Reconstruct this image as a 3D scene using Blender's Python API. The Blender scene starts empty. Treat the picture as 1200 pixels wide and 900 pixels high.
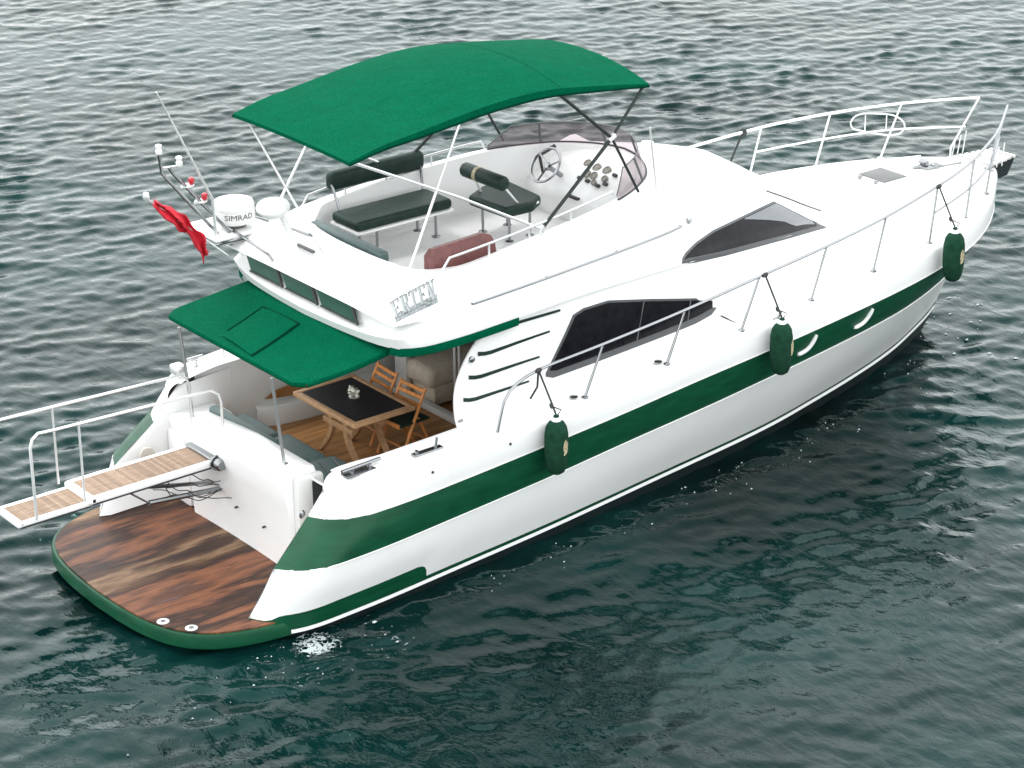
import bpy, bmesh, math, random
import numpy as np
from mathutils import Vector, Matrix
random.seed(7); rng = np.random.default_rng(11)
S = bpy.context.scene
col = S.collection
R = math.radians

# ------------------------------------------------------------------ camera, sky, sun, exposure
CAM = Vector((-10.7232, -21.3226, 12.4880))
FW = Vector((0.56289136, 0.72849048, -0.39045479))
RT = Vector((0.78827077, -0.6152219, -0.01145458))
UP = Vector((0.24856089, 0.30133642, 0.92055084))
cd = bpy.data.cameras.new('camera'); cam = bpy.data.objects.new('camera', cd); col.objects.link(cam)
cd.sensor_width = 36; cd.lens = 3001.24/1200*36; cd.clip_start = .5; cd.clip_end = 6000
cam.matrix_world = Matrix(((RT.x, UP.x, -FW.x, CAM.x), (RT.y, UP.y, -FW.y, CAM.y), (RT.z, UP.z, -FW.z, CAM.z), (0, 0, 0, 1)))
S.camera = cam

SUN_EL, SUN_AZ = R(62), R(110)          # direction the light comes from (azimuth from +x, counter-clockwise)
W = bpy.data.worlds.new('World'); S.world = W; W.use_nodes = True
nt = W.node_tree; nt.nodes.clear()
o = nt.nodes.new('ShaderNodeOutputWorld'); bg = nt.nodes.new('ShaderNodeBackground')
sky = nt.nodes.new('ShaderNodeTexSky'); sky.sky_type = 'NISHITA'; sky.sun_disc = False
sky.sun_elevation = SUN_EL; sky.sun_rotation = R(90)-SUN_AZ
sky.dust_density = 2; sky.air_density = 1; sky.ozone_density = 1
hs = nt.nodes.new('ShaderNodeHueSaturation'); hs.inputs['Saturation'].default_value = .4
# overcast: a bright, slightly uneven cloud layer over the sky
ctc = nt.nodes.new('ShaderNodeTexCoord'); cno = nt.nodes.new('ShaderNodeTexNoise'); cno.inputs['Scale'].default_value = 2.6; cno.inputs['Detail'].default_value = 5
cmp_ = nt.nodes.new('ShaderNodeMapping'); cmp_.inputs['Scale'].default_value = (1, 1, 2.5)
nt.links.new(ctc.outputs['Generated'], cmp_.inputs[0]); nt.links.new(cmp_.outputs[0], cno.inputs['Vector'])
crp = nt.nodes.new('ShaderNodeValToRGB'); crp.color_ramp.elements[0].position = .3; crp.color_ramp.elements[1].position = .7
crp.color_ramp.elements[0].color = (.66, .70, .71, 1); crp.color_ramp.elements[1].color = (1, 1, 1, 1)
csc = nt.nodes.new('ShaderNodeVectorMath'); csc.operation = 'SCALE'; csc.inputs['Scale'].default_value = 9.0  # base brightness of the overcast
cmx = nt.nodes.new('ShaderNodeMix'); cmx.data_type = 'RGBA'; cmx.inputs[0].default_value = .88
csx = nt.nodes.new('ShaderNodeSeparateXYZ'); cel = nt.nodes.new('ShaderNodeMapRange'); nt.links.new(ctc.outputs['Generated'], csx.inputs[0]); nt.links.new(csx.outputs['Z'], cel.inputs[0])
cel.inputs[1].default_value = .25; cel.inputs[2].default_value = .95; cel.inputs[3].default_value = 10.2; cel.inputs[4].default_value = 8.6
# the veiled sun brightens the cloud on its own side
cdt = nt.nodes.new('ShaderNodeVectorMath'); cdt.operation = 'DOT_PRODUCT'; cdt.inputs[1].default_value = (math.cos(R(72))*.8, math.sin(R(72))*.8, .6)
nt.links.new(ctc.outputs['Generated'], cdt.inputs[0])
cgl = nt.nodes.new('ShaderNodeMapRange'); cgl.inputs[1].default_value = -.3; cgl.inputs[2].default_value = .95; cgl.inputs[3].default_value = .97; cgl.inputs[4].default_value = 1.0
nt.links.new(cdt.outputs['Value'], cgl.inputs[0])
cml = nt.nodes.new('ShaderNodeMath'); cml.operation = 'MULTIPLY'; nt.links.new(cel.outputs[0], cml.inputs[0]); nt.links.new(cgl.outputs[0], cml.inputs[1])
nt.links.new(cml.outputs[0], csc.inputs['Scale'])
nt.links.new(cno.outputs['Fac'], crp.inputs[0]); nt.links.new(crp.outputs[0], csc.inputs[0])
nt.links.new(sky.outputs[0], hs.inputs['Color']); nt.links.new(hs.outputs[0], cmx.inputs['A']); nt.links.new(csc.outputs[0], cmx.inputs['B'])
nt.links.new(cmx.outputs['Result'], bg.inputs[0]); nt.links.new(bg.outputs[0], o.inputs[0])
bg.inputs[1].default_value = .13
sd = bpy.data.lights.new('sun', 'SUN'); sun = bpy.data.objects.new('sun', sd); col.objects.link(sun)
sd.energy = .5; sd.angle = R(14); sd.color = (1, .97, .93)
dv = Vector((math.cos(SUN_EL)*math.cos(SUN_AZ), math.cos(SUN_EL)*math.sin(SUN_AZ), math.sin(SUN_EL)))
sun.rotation_euler = dv.to_track_quat('Z', 'Y').to_euler()
S.view_settings.view_transform = 'Standard'; S.view_settings.look = 'None'
S.view_settings.exposure = 1.32; S.view_settings.gamma = 1

# ------------------------------------------------------------------ materials
def lin(r, g, b):
    f = lambda c: (c/255/12.92) if c/255 <= .04045 else ((c/255+.055)/1.055)**2.4
    return (f(r), f(g), f(b), 1)
def mat(name, base, rough=.4, metal=0, coat=0, var=.06, vscale=6, bump=0, bscale=60, spec=.5, stretch=None):
    m = bpy.data.materials.new(name); m.use_nodes = True
    n = m.node_tree; b = n.nodes['Principled BSDF']
    base = tuple(base) if len(base) == 4 else tuple(base)+(1,)
    b.inputs['Roughness'].default_value = rough; b.inputs['Metallic'].default_value = metal
    b.inputs['Coat Weight'].default_value = coat; b.inputs['Specular IOR Level'].default_value = spec
    tc = n.nodes.new('ShaderNodeTexCoord'); mp = n.nodes.new('ShaderNodeMapping')
    n.links.new(tc.outputs['Object'], mp.inputs[0])
    if stretch: mp.inputs['Scale'].default_value = stretch
    nz = n.nodes.new('ShaderNodeTexNoise'); nz.inputs['Scale'].default_value = vscale; nz.inputs['Detail'].default_value = 6
    n.links.new(mp.outputs[0], nz.inputs['Vector'])
    rp = n.nodes.new('ShaderNodeValToRGB')
    rp.color_ramp.elements[0].position = .3; rp.color_ramp.elements[1].position = .7
    rp.color_ramp.elements[0].color = tuple(c*(1-var) for c in base[:3])+(1,)
    rp.color_ramp.elements[1].color = tuple(min(1, c*(1+var)) for c in base[:3])+(1,)
    n.links.new(nz.outputs['Fac'], rp.inputs[0]); n.links.new(rp.outputs[0], b.inputs['Base Color'])
    if bump:
        n2 = n.nodes.new('ShaderNodeTexNoise'); n2.inputs['Scale'].default_value = bscale; n2.inputs['Detail'].default_value = 4
        n.links.new(mp.outputs[0], n2.inputs['Vector'])
        bp = n.nodes.new('ShaderNodeBump'); bp.inputs['Strength'].default_value = bump; bp.inputs['Distance'].default_value = .03 if bscale < 10 else .01
        n.links.new(n2.outputs['Fac'], bp.inputs['Height']); n.links.new(bp.outputs[0], b.inputs['Normal'])
    return m
def speckle(m, amt, scale=320):
    """fine weave: light and dark threads in the cloth"""
    n = m.node_tree; b = n.nodes['Principled BSDF']
    src = b.inputs['Base Color'].links[0].from_socket
    tc = n.nodes.new('ShaderNodeTexCoord'); nz = n.nodes.new('ShaderNodeTexNoise')
    nz.inputs['Scale'].default_value = scale; nz.inputs['Detail'].default_value = 2
    n.links.new(tc.outputs['Object'], nz.inputs['Vector'])
    mr = n.nodes.new('ShaderNodeMapRange'); mr.inputs[1].default_value = .3; mr.inputs[2].default_value = .7
    mr.inputs[3].default_value = 1-amt; mr.inputs[4].default_value = 1+amt
    n.links.new(nz.outputs['Fac'], mr.inputs[0])
    mx = n.nodes.new('ShaderNodeVectorMath'); mx.operation = 'SCALE'
    n.links.new(src, mx.inputs[0]); n.links.new(mr.outputs[0], mx.inputs['Scale'])
    n.links.new(mx.outputs[0], b.inputs['Base Color'])
    return m
WHITE = mat('white_gelcoat', (.85, .85, .845), .28, coat=.25, var=.02, vscale=2)
WHITE2 = mat('nonslip_white_deck', (.76, .76, .745), .6, var=.03, vscale=9, bump=.15, bscale=140)
INNER = mat('offwhite_inner_moulding', (.68, .68, .66), .45, var=.03, vscale=4)
GREY = mat('grey_plastic', (.11, .115, .115), .5)
GREEN = mat('dark_green_paint', (.004, .060, .027), .35, coat=.03, spec=.22, var=.22, vscale=3, stretch=(1, 1, 4))
CANVAS = speckle(mat('green_canvas', (.0, .082, .040), .9, var=.06, vscale=5, bump=.6, bscale=5, spec=.03), .34, 75)
CANVASD = speckle(mat('green_canvas_hem', (.0, .035, .018), .9, var=.1, vscale=5, spec=.03), .2)
FENDER = speckle(mat('green_fender_cloth', (.010, .046, .026), .9, var=.25, vscale=14, bump=.2, bscale=120, spec=.1), .25, 200)
VINYL = mat('dark_green_vinyl', (.010, .028, .022), .5, spec=.25, var=.2, vscale=14, bump=.2, bscale=30)
VINYLG = mat('grey_green_vinyl', (.075, .12, .115), .5, var=.12, vscale=10, bump=.2, bscale=25)
STEEL = mat('polished_steel', (.30, .31, .32), .22, metal=1, var=.04)
POLE = mat('satin_steel', (.52, .53, .54), .35, metal=.8, var=.03)
GAUGE = mat('bronze_grey_dial', (.22, .21, .18), .4, var=.4, vscale=30)
RAILW = mat('bright_rail_steel', (.80, .81, .81), .32, metal=.55, var=.03)
BLACK = mat('black_rubber', (.02, .02, .022), .5)
SLEEVE = mat('black_tube_sleeve', (.012, .02, .018), .6)
GLASS = mat('dark_tinted_glass', (.007, .007, .009), .14, spec=.12, var=.4, vscale=9)
GASKET = mat('grey_window_gasket', (.075, .08, .085), .45)
PALEIN = mat('grey_interior_patch', (.17, .18, .19), .4, var=.08, vscale=30)  # tone of the pale interior seen through the upper window
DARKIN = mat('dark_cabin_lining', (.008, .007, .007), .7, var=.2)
BEIGE = speckle(mat('beige_upholstery', (.70, .62, .50), .85, var=.1, vscale=12, bump=.3, bscale=60), .15, 90)
REDV = mat('red_brown_acrylic', (.15, .055, .052), .4, var=.25, vscale=16)
RED = mat('red_flag_cloth', (.55, .012, .03), .8, var=.15, vscale=10)
REDL = mat('red_lens', (.5, .015, .03), .25, coat=.5)
BEACH = mat('orange_chair_wood', (.62, .25, .07), .45, var=.25, vscale=30, stretch=(1, 1, .2))
TABLEW = mat('pale_table_wood', (.46, .27, .14), .5, var=.25, vscale=18, stretch=(.5, 3, 1))
TABLEB = mat('black_table_top', (.006, .006, .009), .5, spec=.25, var=.5, vscale=40)
ORN = mat('pewter_ornament', (.55, .54, .47), .35, metal=.4, var=.3, vscale=40)
DOME = mat('white_plastic_dome', (.80, .80, .79), .35, var=.02)
YELLOW = mat('cream_emblem', (.40, .35, .22), .6, var=.6, vscale=70)
LETG = mat('grey_lettering', (.19, .205, .21), .5)
LETP = mat('pale_grey_lettering', (.36, .385, .385), .5)
LETM = mat('mottled_grey_lettering', (.24, .265, .27), .5, var=.35, vscale=40)
LETB = mat('dark_lettering', (.05, .055, .06), .5)
ROPE = mat('dark_rope', (.03, .035, .035), .8, var=.4, vscale=60)
ANTIF = mat('dark_antifouling', (.008, .014, .016), .5)
BLUE = mat('blue_valve', (.12, .45, .55), .4)
BUFF = mat('buff_filler_cap', (.62, .58, .50), .5)

def teak(name, tones, plank, axis, rough, streak, wet=0, seam=.35, pvar=.2, spec=.25, grain=0, detail=8):
    """planked wood: seams across `axis`, tone noise stretched along the planks"""
    m = bpy.data.materials.new(name); m.use_nodes = True
    n = m.node_tree; b = n.nodes['Principled BSDF']
    tc = n.nodes.new('ShaderNodeTexCoord')
    mp = n.nodes.new('ShaderNodeMapping'); mp.inputs['Scale'].default_value = streak
    n.links.new(tc.outputs['Object'], mp.inputs[0])
    nz = n.nodes.new('ShaderNodeTexNoise'); nz.inputs['Scale'].default_value = 1; nz.inputs['Detail'].default_value = detail; nz.inputs['Roughness'].default_value = .62
    n.links.new(mp.outputs[0], nz.inputs['Vector'])
    rp = n.nodes.new('ShaderNodeValToRGB'); cr = rp.color_ramp
    while len(cr.elements) < len(tones): cr.elements.new(.5)
    for i, t in enumerate(tones):
        cr.elements[i].position = .24+.52*i/(len(tones)-1); cr.elements[i].color = tuple(t)+(1,)
    n.links.new(nz.outputs['Fac'], rp.inputs[0])
    sx = n.nodes.new('ShaderNodeSeparateXYZ'); n.links.new(tc.outputs['Object'], sx.inputs[0])
    a = n.nodes.new('ShaderNodeMath'); a.operation = 'MULTIPLY'; a.inputs[1].default_value = 1/plank
    n.links.new(sx.outputs['XYZ'.index(axis)], a.inputs[0])
    fr = n.nodes.new('ShaderNodeMath'); fr.operation = 'FRACT'; n.links.new(a.outputs[0], fr.inputs[0])
    fl = n.nodes.new('ShaderNodeMath'); fl.operation = 'FLOOR'; n.links.new(a.outputs[0], fl.inputs[0])
    wn = n.nodes.new('ShaderNodeTexWhiteNoise'); wn.noise_dimensions = '1D'; n.links.new(fl.outputs[0], wn.inputs['W'])
    pv = n.nodes.new('ShaderNodeMapRange'); pv.inputs[3].default_value = 1-pvar; pv.inputs[4].default_value = 1+pvar
    n.links.new(wn.outputs['Value'], pv.inputs[0])
    lt = n.nodes.new('ShaderNodeMath'); lt.operation = 'LESS_THAN'; lt.inputs[1].default_value = .09
    n.links.new(fr.outputs[0], lt.inputs[0])
    sm = n.nodes.new('ShaderNodeMapRange'); sm.inputs[3].default_value = 1; sm.inputs[4].default_value = seam
    n.links.new(lt.outputs[0], sm.inputs[0])
    mu = n.nodes.new('ShaderNodeMath'); mu.operation = 'MULTIPLY'
    n.links.new(pv.outputs[0], mu.inputs[0]); n.links.new(sm.outputs[0], mu.inputs[1])
    vm = n.nodes.new('ShaderNodeVectorMath'); vm.operation = 'SCALE'
    n.links.new(rp.outputs[0], vm.inputs[0]); n.links.new(mu.outputs[0], vm.inputs['Scale'])
    n.links.new(vm.outputs[0], b.inputs['Base Color'])
    b.inputs['Roughness'].default_value = rough; b.inputs['Coat Weight'].default_value = wet; b.inputs['Coat Roughness'].default_value = .25; b.inputs['Specular IOR Level'].default_value = spec
    if grain:   # fine dark grain along the planks
        mg = n.nodes.new('ShaderNodeMapping'); mg.inputs['Scale'].default_value = (2.2, 70, 1); n.links.new(tc.outputs['Object'], mg.inputs[0])
        ng_ = n.nodes.new('ShaderNodeTexNoise'); ng_.inputs['Scale'].default_value = 1; ng_.inputs['Detail'].default_value = 5; n.links.new(mg.outputs[0], ng_.inputs['Vector'])
        mr = n.nodes.new('ShaderNodeMapRange'); mr.inputs[1].default_value = .3; mr.inputs[2].default_value = .7; mr.inputs[3].default_value = 1-grain; mr.inputs[4].default_value = 1+grain
        n.links.new(ng_.outputs['Fac'], mr.inputs[0]); v2 = n.nodes.new('ShaderNodeVectorMath'); v2.operation = 'SCALE'
        n.links.new(vm.outputs[0], v2.inputs[0]); n.links.new(mr.outputs[0], v2.inputs['Scale']); n.links.new(v2.outputs[0], b.inputs['Base Color'])
    return m
TEAKP = teak('weathered_platform_teak', [(.14, .09, .10), (.075, .045, .052), (.022, .010, .008), (.060, .028, .015), (.25, .15, .085), (.080, .036, .017), (.022, .010, .008), (.18, .070, .034), (.070, .030, .018), (.13, .082, .086), (.26, .16, .09)], .055, 'Y', .52, (.20, 1.05, 1), wet=.08, seam=.90, pvar=.06, spec=.2, grain=.30, detail=6)
TEAKC = teak('cockpit_teak', [(.19, .08, .024), (.35, .17, .058), (.46, .26, .105)], .06, 'Y', .45, (2, 14, 1), wet=.08, seam=.5)
GRATE = teak('passerelle_grating', [(.22, .155, .11), (.30, .215, .155), (.36, .265, .20)], .035, 'X', .7, (6, 20, 1), seam=.55)
SLAT = teak('pulpit_slats', [(.55, .53, .5), (.7, .69, .67), (.8, .79, .77)], .09, 'X', .6, (5, 5, 1), seam=.2)

def tint(name, c, fac):
    m = bpy.data.materials.new(name); m.use_nodes = True
    n = m.node_tree; n.nodes.clear()
    out = n.nodes.new('ShaderNodeOutputMaterial'); mx = n.nodes.new('ShaderNodeMixShader')
    tr = n.nodes.new('ShaderNodeBsdfTransparent'); tr.inputs[0].default_value = c
    pb = n.nodes.new('ShaderNodeBsdfPrincipled'); pb.inputs['Base Color'].default_value = tuple(x*.55 for x in c[:3])+(1,); pb.inputs['Roughness'].default_value = .08
    nz = n.nodes.new('ShaderNodeTexNoise'); nz.inputs['Scale'].default_value = 3
    mr = n.nodes.new('ShaderNodeMapRange'); mr.inputs[3].default_value = fac-.12; mr.inputs[4].default_value = fac+.12
    n.links.new(nz.outputs['Fac'], mr.inputs[0]); n.links.new(mr.outputs[0], mx.inputs[0])
    n.links.new(tr.outputs[0], mx.inputs[1]); n.links.new(pb.outputs[0], mx.inputs[2]); n.links.new(mx.outputs[0], out.inputs[0])
    return m
ACRYL = tint('smoked_purple_acrylic', (.60, .535, .56, 1), .32)
GREENGL = tint('green_tinted_glass', (.16, .34, .27, 1), .55)

# ------------------------------------------------------------------ mesh helpers
class MB:
    def __init__(s): s.v = []; s.f = []
    def add(s, vs, fs):
        k = len(s.v); s.v += [tuple(map(float, v)) for v in vs]; s.f += [tuple(i+k for i in f) for f in fs]; return s
    def grid(s, g, flip=False):
        """g[i][j] points"""
        n, m = len(g), len(g[0]); vs = [p for row in g for p in row]; fs = []
        for i in range(n-1):
            for j in range(m-1):
                q = (i*m+j, (i+1)*m+j, (i+1)*m+j+1, i*m+j+1); fs.append(q[::-1] if flip else q)
        return s.add(vs, fs)
    def tube(s, pts, r, n=8, closed=False, caps=True):
        P = [Vector(p) for p in pts]; m = len(P); rr = r if isinstance(r, (list, tuple)) else [r]*m
        up = Vector((0.13, 0.21, 1)).normalized(); rings = []; nx = None
        for i in range(m):
            if closed: t = P[(i+1) % m]-P[i-1]
            else: t = P[min(i+1, m-1)]-P[max(i-1, 0)]
            t.normalize()
            if nx is None: nx = t.cross(up if abs(t.dot(up)) < .95 else Vector((1, 0, 0)))
            nx = (nx-t*nx.dot(t)).normalized(); ny = t.cross(nx)
            rings.append([P[i]+(nx*math.cos(2*math.pi*k/n)+ny*math.sin(2*math.pi*k/n))*rr[i] for k in range(n)])
        vs = [p for q in rings for p in q]; fs = []
        for i in range(m if closed else m-1):
            j = (i+1) % m
            for k in range(n): fs.append((i*n+k, i*n+(k+1) % n, j*n+(k+1) % n, j*n+k))
        if not closed and caps: fs.append(tuple(range(n))[::-1]); fs.append(tuple((m-1)*n+k for k in range(n)))
        return s.add(vs, fs)
    def lathe(s, c, prof, n=24, ax=None, squash=1):
        """prof: (radius, height) along axis ax from centre c"""
        c = Vector(c); ax = Vector(ax or (0, 0, 1)).normalized(); u = ax.orthogonal().normalized(); w = ax.cross(u)
        vs = []; fs = []; m = len(prof)
        for r, h in prof:
            for k in range(n):
                a = 2*math.pi*k/n; vs.append(c+ax*h+(u*math.cos(a)+w*math.sin(a)*squash)*max(r, 1e-4))
        for i in range(m-1):
            for k in range(n): fs.append((i*n+k, i*n+(k+1) % n, (i+1)*n+(k+1) % n, (i+1)*n+k))
        fs.append(tuple(range(n))[::-1]); fs.append(tuple((m-1)*n+k for k in range(n)))
        return s.add(vs, fs)
    def box(s, lo, hi, b=0, M=None, seg=2):
        bm = bmesh.new(); bmesh.ops.create_cube(bm, size=1)
        for v in bm.verts: v.co = Vector([lo[i]+(v.co[i]+.5)*(hi[i]-lo[i]) for i in range(3)])
        if b: bmesh.ops.bevel(bm, geom=bm.edges[:], offset=b, segments=seg, profile=.5, affect='EDGES')
        if M: bmesh.ops.transform(bm, matrix=M, verts=bm.verts)
        bm.verts.index_update()
        s.add([v.co for v in bm.verts], [[v.index for v in f.verts] for f in bm.faces]); bm.free(); return s
    def slab(s, outline, off):
        """outline: closed list of 3D points; off: thickness vector (or list of vectors)"""
        n = len(outline); P = [Vector(p) for p in outline]; Q = [p+Vector(off) for p in P]
        fs = [tuple(range(n))[::-1], tuple(range(n, 2*n))]
        for i in range(n): j = (i+1) % n; fs.append((i, j, n+j, n+i))
        return s.add(P+Q, fs)
    def mirror(s):
        k = len(s.v); s.v += [(x, -y, z) for x, y, z in s.v]; s.f += [tuple(i+k for i in f)[::-1] for f in s.f]; return s
    def pair(s, name, m, parent=None, **k):
        """the part and its mirror image on the other side, each an object of its own"""
        o = s.build(name, m, parent, **k); t = MB(); t.v = [(x, -y, z) for x, y, z in s.v]; t.f = [tuple(f)[::-1] for f in s.f]
        pp = getattr(parent, 'get', lambda *_: None)('twin') if parent else None
        return o, t.build(name, m, pp or parent, **k)
    def build(s, name, m, parent=None, smooth=True, ang=35, weld=True):
        me = bpy.data.meshes.new(name); me.from_pydata(s.v, [], s.f)
        bm = bmesh.new(); bm.from_mesh(me)
        if weld: bmesh.ops.remove_doubles(bm, verts=bm.verts, dist=.0004)
        bmesh.ops.dissolve_degenerate(bm, edges=bm.edges, dist=.0001)
        bmesh.ops.recalc_face_normals(bm, faces=bm.faces); bm.to_mesh(me); bm.free()
        me.materials.append(m)
        if smooth:
            me.shade_smooth(); me.set_sharp_from_angle(angle=R(ang))
        ob = bpy.data.objects.new(name, me); col.objects.link(ob)
        if parent: ob.parent = parent
        return ob
def empty(name, loc=(0, 0, 0), parent=None):
    e = bpy.data.objects.new(name, None); col.objects.link(e); e.location = loc
    if parent: e.parent = parent
    return e
def tag(ob, label, cat, group=None):
    ob['label'] = label; ob['category'] = cat
    if group: ob['group'] = group
    return ob
def cr(pts, n):
    """smooth resample of a polyline to n points, even in length"""
    P = np.array(pts, float)
    if len(P) == 2: return P[0]+(P[1]-P[0])*np.linspace(0, 1, n)[:, None]
    E = np.vstack([2*P[0]-P[1], P, 2*P[-1]-P[-2]]); out = []
    for i in range(1, len(E)-2):
        p0, p1, p2, p3 = E[i-1], E[i], E[i+1], E[i+2]
        d = lambda a, b: max(np.linalg.norm(a-b)**.5, 1e-6)
        t0 = 0; t1 = t0+d(p0, p1); t2 = t1+d(p1, p2); t3 = t2+d(p2, p3)
        for t in np.linspace(t1, t2, 16, endpoint=False):
            A1 = (t1-t)/(t1-t0)*p0+(t-t0)/(t1-t0)*p1; A2 = (t2-t)/(t2-t1)*p1+(t-t1)/(t2-t1)*p2; A3 = (t3-t)/(t3-t2)*p2+(t-t2)/(t3-t2)*p3
            B1 = (t2-t)/(t2-t0)*A1+(t-t0)/(t2-t0)*A2; B2 = (t3-t)/(t3-t1)*A2+(t-t1)/(t3-t1)*A3
            out.append((t2-t)/(t2-t1)*B1+(t-t1)/(t2-t1)*B2)
    out.append(P[-1]); out = np.array(out)
    L = np.concatenate([[0], np.cumsum(np.linalg.norm(np.diff(out, axis=0), axis=1))]); q = np.linspace(0, L[-1], n)
    return np.stack([np.interp(q, L, out[:, k]) for k in range(3)], 1)
def lerp(a, b, t): return np.array(a, float)*(1-t)+np.array(b, float)*t
def mir(p): return [(q[0], -q[1], q[2]) for q in p]

# ------------------------------------------------------------------ water
NW = 170
lam = np.exp(rng.uniform(np.log(.2), np.log(2.6), NW))
wdir = math.atan2(-FW.y, -FW.x)+R(20)+rng.normal(0, R(36), NW)
kx, ky = 2*np.pi/lam*np.cos(wdir), 2*np.pi/lam*np.sin(wdir)
slope = .0215*np.exp(-(np.log(lam/.40))**2/(2*.5**2))+.0048*rng.uniform(.5, 1.4, NW)
amp = slope*lam/(2*np.pi); ph = rng.uniform(0, 2*np.pi, NW)
def gust(x, y):
    return .80+.34*np.sin(.31*x+.17*y+1)*np.sin(.13*x-.27*y+2)+.18*np.sin(.7*x+.9*y)*np.sin(.5*x-.8*y+1)+.10*np.sin(1.3*x-.4*y)
def waves(x, y):
    z = np.zeros_like(x); dx = np.zeros_like(x); dy = np.zeros_like(x)
    for i in range(NW):
        a = kx[i]*x+ky[i]*y+ph[i]; c, s_ = np.cos(a), np.sin(a); q, lean = .45, 1.25      # crests lean over towards where they run
        z += amp[i]*c; h_ = amp[i]*(lean*c-q*s_); dx += h_*math.cos(wdir[i]); dy += h_*math.sin(wdir[i])
    g = gust(x, y)
    return z*g, dx*g, dy*g
ex, ey = FW.x/math.hypot(FW.x, FW.y), FW.y/math.hypot(FW.x, FW.y)      # away from the camera's side
us = np.concatenate([-np.geomspace(1500, 15, 26)[:-1], np.linspace(-15, -12, 12)[:-1], np.arange(-12, 37, .05), np.linspace(37, 44, 40)[1:], np.geomspace(45, 3500, 40)])
vs_ = np.concatenate([-np.geomspace(2500, 14.5, 30)[:-1], np.arange(-14.5, 14.5, .06), np.geomspace(14.5, 2500, 30)])
U, V = np.meshgrid(us, vs_, indexing='ij')
CX, CY = 6.5, 0.0
X = CX+U*ex-V*ey*-1*0+V*ey; Y = CY+U*ey-V*ex
fade = np.clip((40-np.abs(U-10))/12, 0, 1)*np.clip((17-np.abs(V))/2.5, 0, 1)
wz, wx, wy = waves(X, Y)
Pw = np.stack([X+wx*fade, Y+wy*fade, wz*fade-.02], -1).reshape(-1, 3)
n0, m0 = U.shape
ii = (np.arange(n0-1)[:, None]*m0+np.arange(m0-1)[None, :]).ravel()
quads = np.stack([ii, ii+1, ii+m0+1, ii+m0], 1)
me = bpy.data.meshes.new('water')
me.vertices.add(len(Pw)); me.vertices.foreach_set('co', Pw.ravel().astype(np.float32))
me.loops.add(quads.size); me.loops.foreach_set('vertex_index', quads.ravel().astype(np.int32))
me.polygons.add(len(quads)); me.polygons.foreach_set('loop_start', np.arange(0, quads.size, 4, dtype=np.int32))
me.update(calc_edges=True); me.validate()
v0 = me.polygons[0].normal
if v0.z < 0: me.flip_normals()
me.shade_smooth()
wm = bpy.data.materials.new('sea_water'); wm.use_nodes = True
n = wm.node_tree; b = n.nodes['Principled BSDF']
b.inputs['Base Color'].default_value = (.004, .034, .032, 1); b.inputs['Roughness'].default_value = .07; b.inputs['IOR'].default_value = 1.333; b.inputs['Specular IOR Level'].default_value = .36; b.inputs['Specular Tint'].default_value = (.42, 1, .94, 1)
tc = n.nodes.new('ShaderNodeTexCoord')
mp = n.nodes.new('ShaderNodeMapping'); mp.inputs['Rotation'].default_value = (0, 0, -(wdir.mean())); mp.inputs['Scale'].default_value = (1, .55, 1)
n.links.new(tc.outputs['Object'], mp.inputs[0])
na = n.nodes.new('ShaderNodeTexNoise'); na.inputs['Scale'].default_value = 7; na.inputs['Detail'].default_value = 4; na.inputs['Roughness'].default_value = .5; na.inputs['Distortion'].default_value = .15
n.links.new(mp.outputs[0], na.inputs['Vector'])
bp = n.nodes.new('ShaderNodeBump'); bp.inputs['Strength'].default_value = .55; bp.inputs['Distance'].default_value = .03
n.links.new(na.outputs['Fac'], bp.inputs['Height']); n.links.new(bp.outputs[0], b.inputs['Normal'])
nb = n.nodes.new('ShaderNodeTexNoise'); nb.inputs['Scale'].default_value = .25; nb.inputs['Detail'].default_value = 5
n.links.new(tc.outputs['Object'], nb.inputs['Vector'])
rp = n.nodes.new('ShaderNodeValToRGB'); rp.color_ramp.elements[0].position = .35; rp.color_ramp.elements[1].position = .7
rp.color_ramp.elements[0].color = (.0005, .0036, .0035, 1); rp.color_ramp.elements[1].color = (.0020, .0205, .0190, 1)
n.links.new(nb.outputs['Fac'], rp.inputs[0]); n.links.new(rp.outputs[0], b.inputs['Base Color'])
me.materials.append(wm)
water = bpy.data.objects.new('water', me); col.objects.link(water); water['kind'] = 'structure'

# ------------------------------------------------------------------ yacht
yacht = tag(empty('motor_yacht'), 'white flybridge motor yacht with a green hull stripe and green canvas tops on dark water', 'yacht')

# hull curves, starboard side given with positive y: rows from the keel up
N = 200
K = [(1.95, 1.55, -.45), (4, 1.5, -.45), (7, 1.2, -.45), (9.5, .75, -.42), (11.5, .25, -.4), (12.2, 0, -.4)]
B = [(1.12, 1.50, .12), (1.26, 1.70, .11), (1.60, 1.84, .10), (2.35, 1.86, .11), (3.7, 1.76, .12), (4.9, 1.69, .15), (6.6, 1.52, .18), (8.5, 1.31, .21), (9.4, 1.14, .23), (10.55, .87, .25), (11.33, .63, .26), (11.87, .42, .28), (12.4, .18, .29), (12.75, 0, .3)]
C_ = [(1.45, 1.60, .72), (1.58, 1.84, .75), (1.82, 1.98, .76), (2.4, 2.02, .78), (3.54, 1.99, .83), (4.68, 1.97, .90), (5.8, 1.95, .99), (7.08, 1.92, 1.08), (8.1, 1.88, 1.16), (9.1, 1.80, 1.22), (9.9, 1.70, 1.26), (10.6, 1.56, 1.29), (11.5, 1.25, 1.32), (12.3, .82, 1.32), (12.95, .38, 1.30), (13.35, 0, 1.28)]
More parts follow.
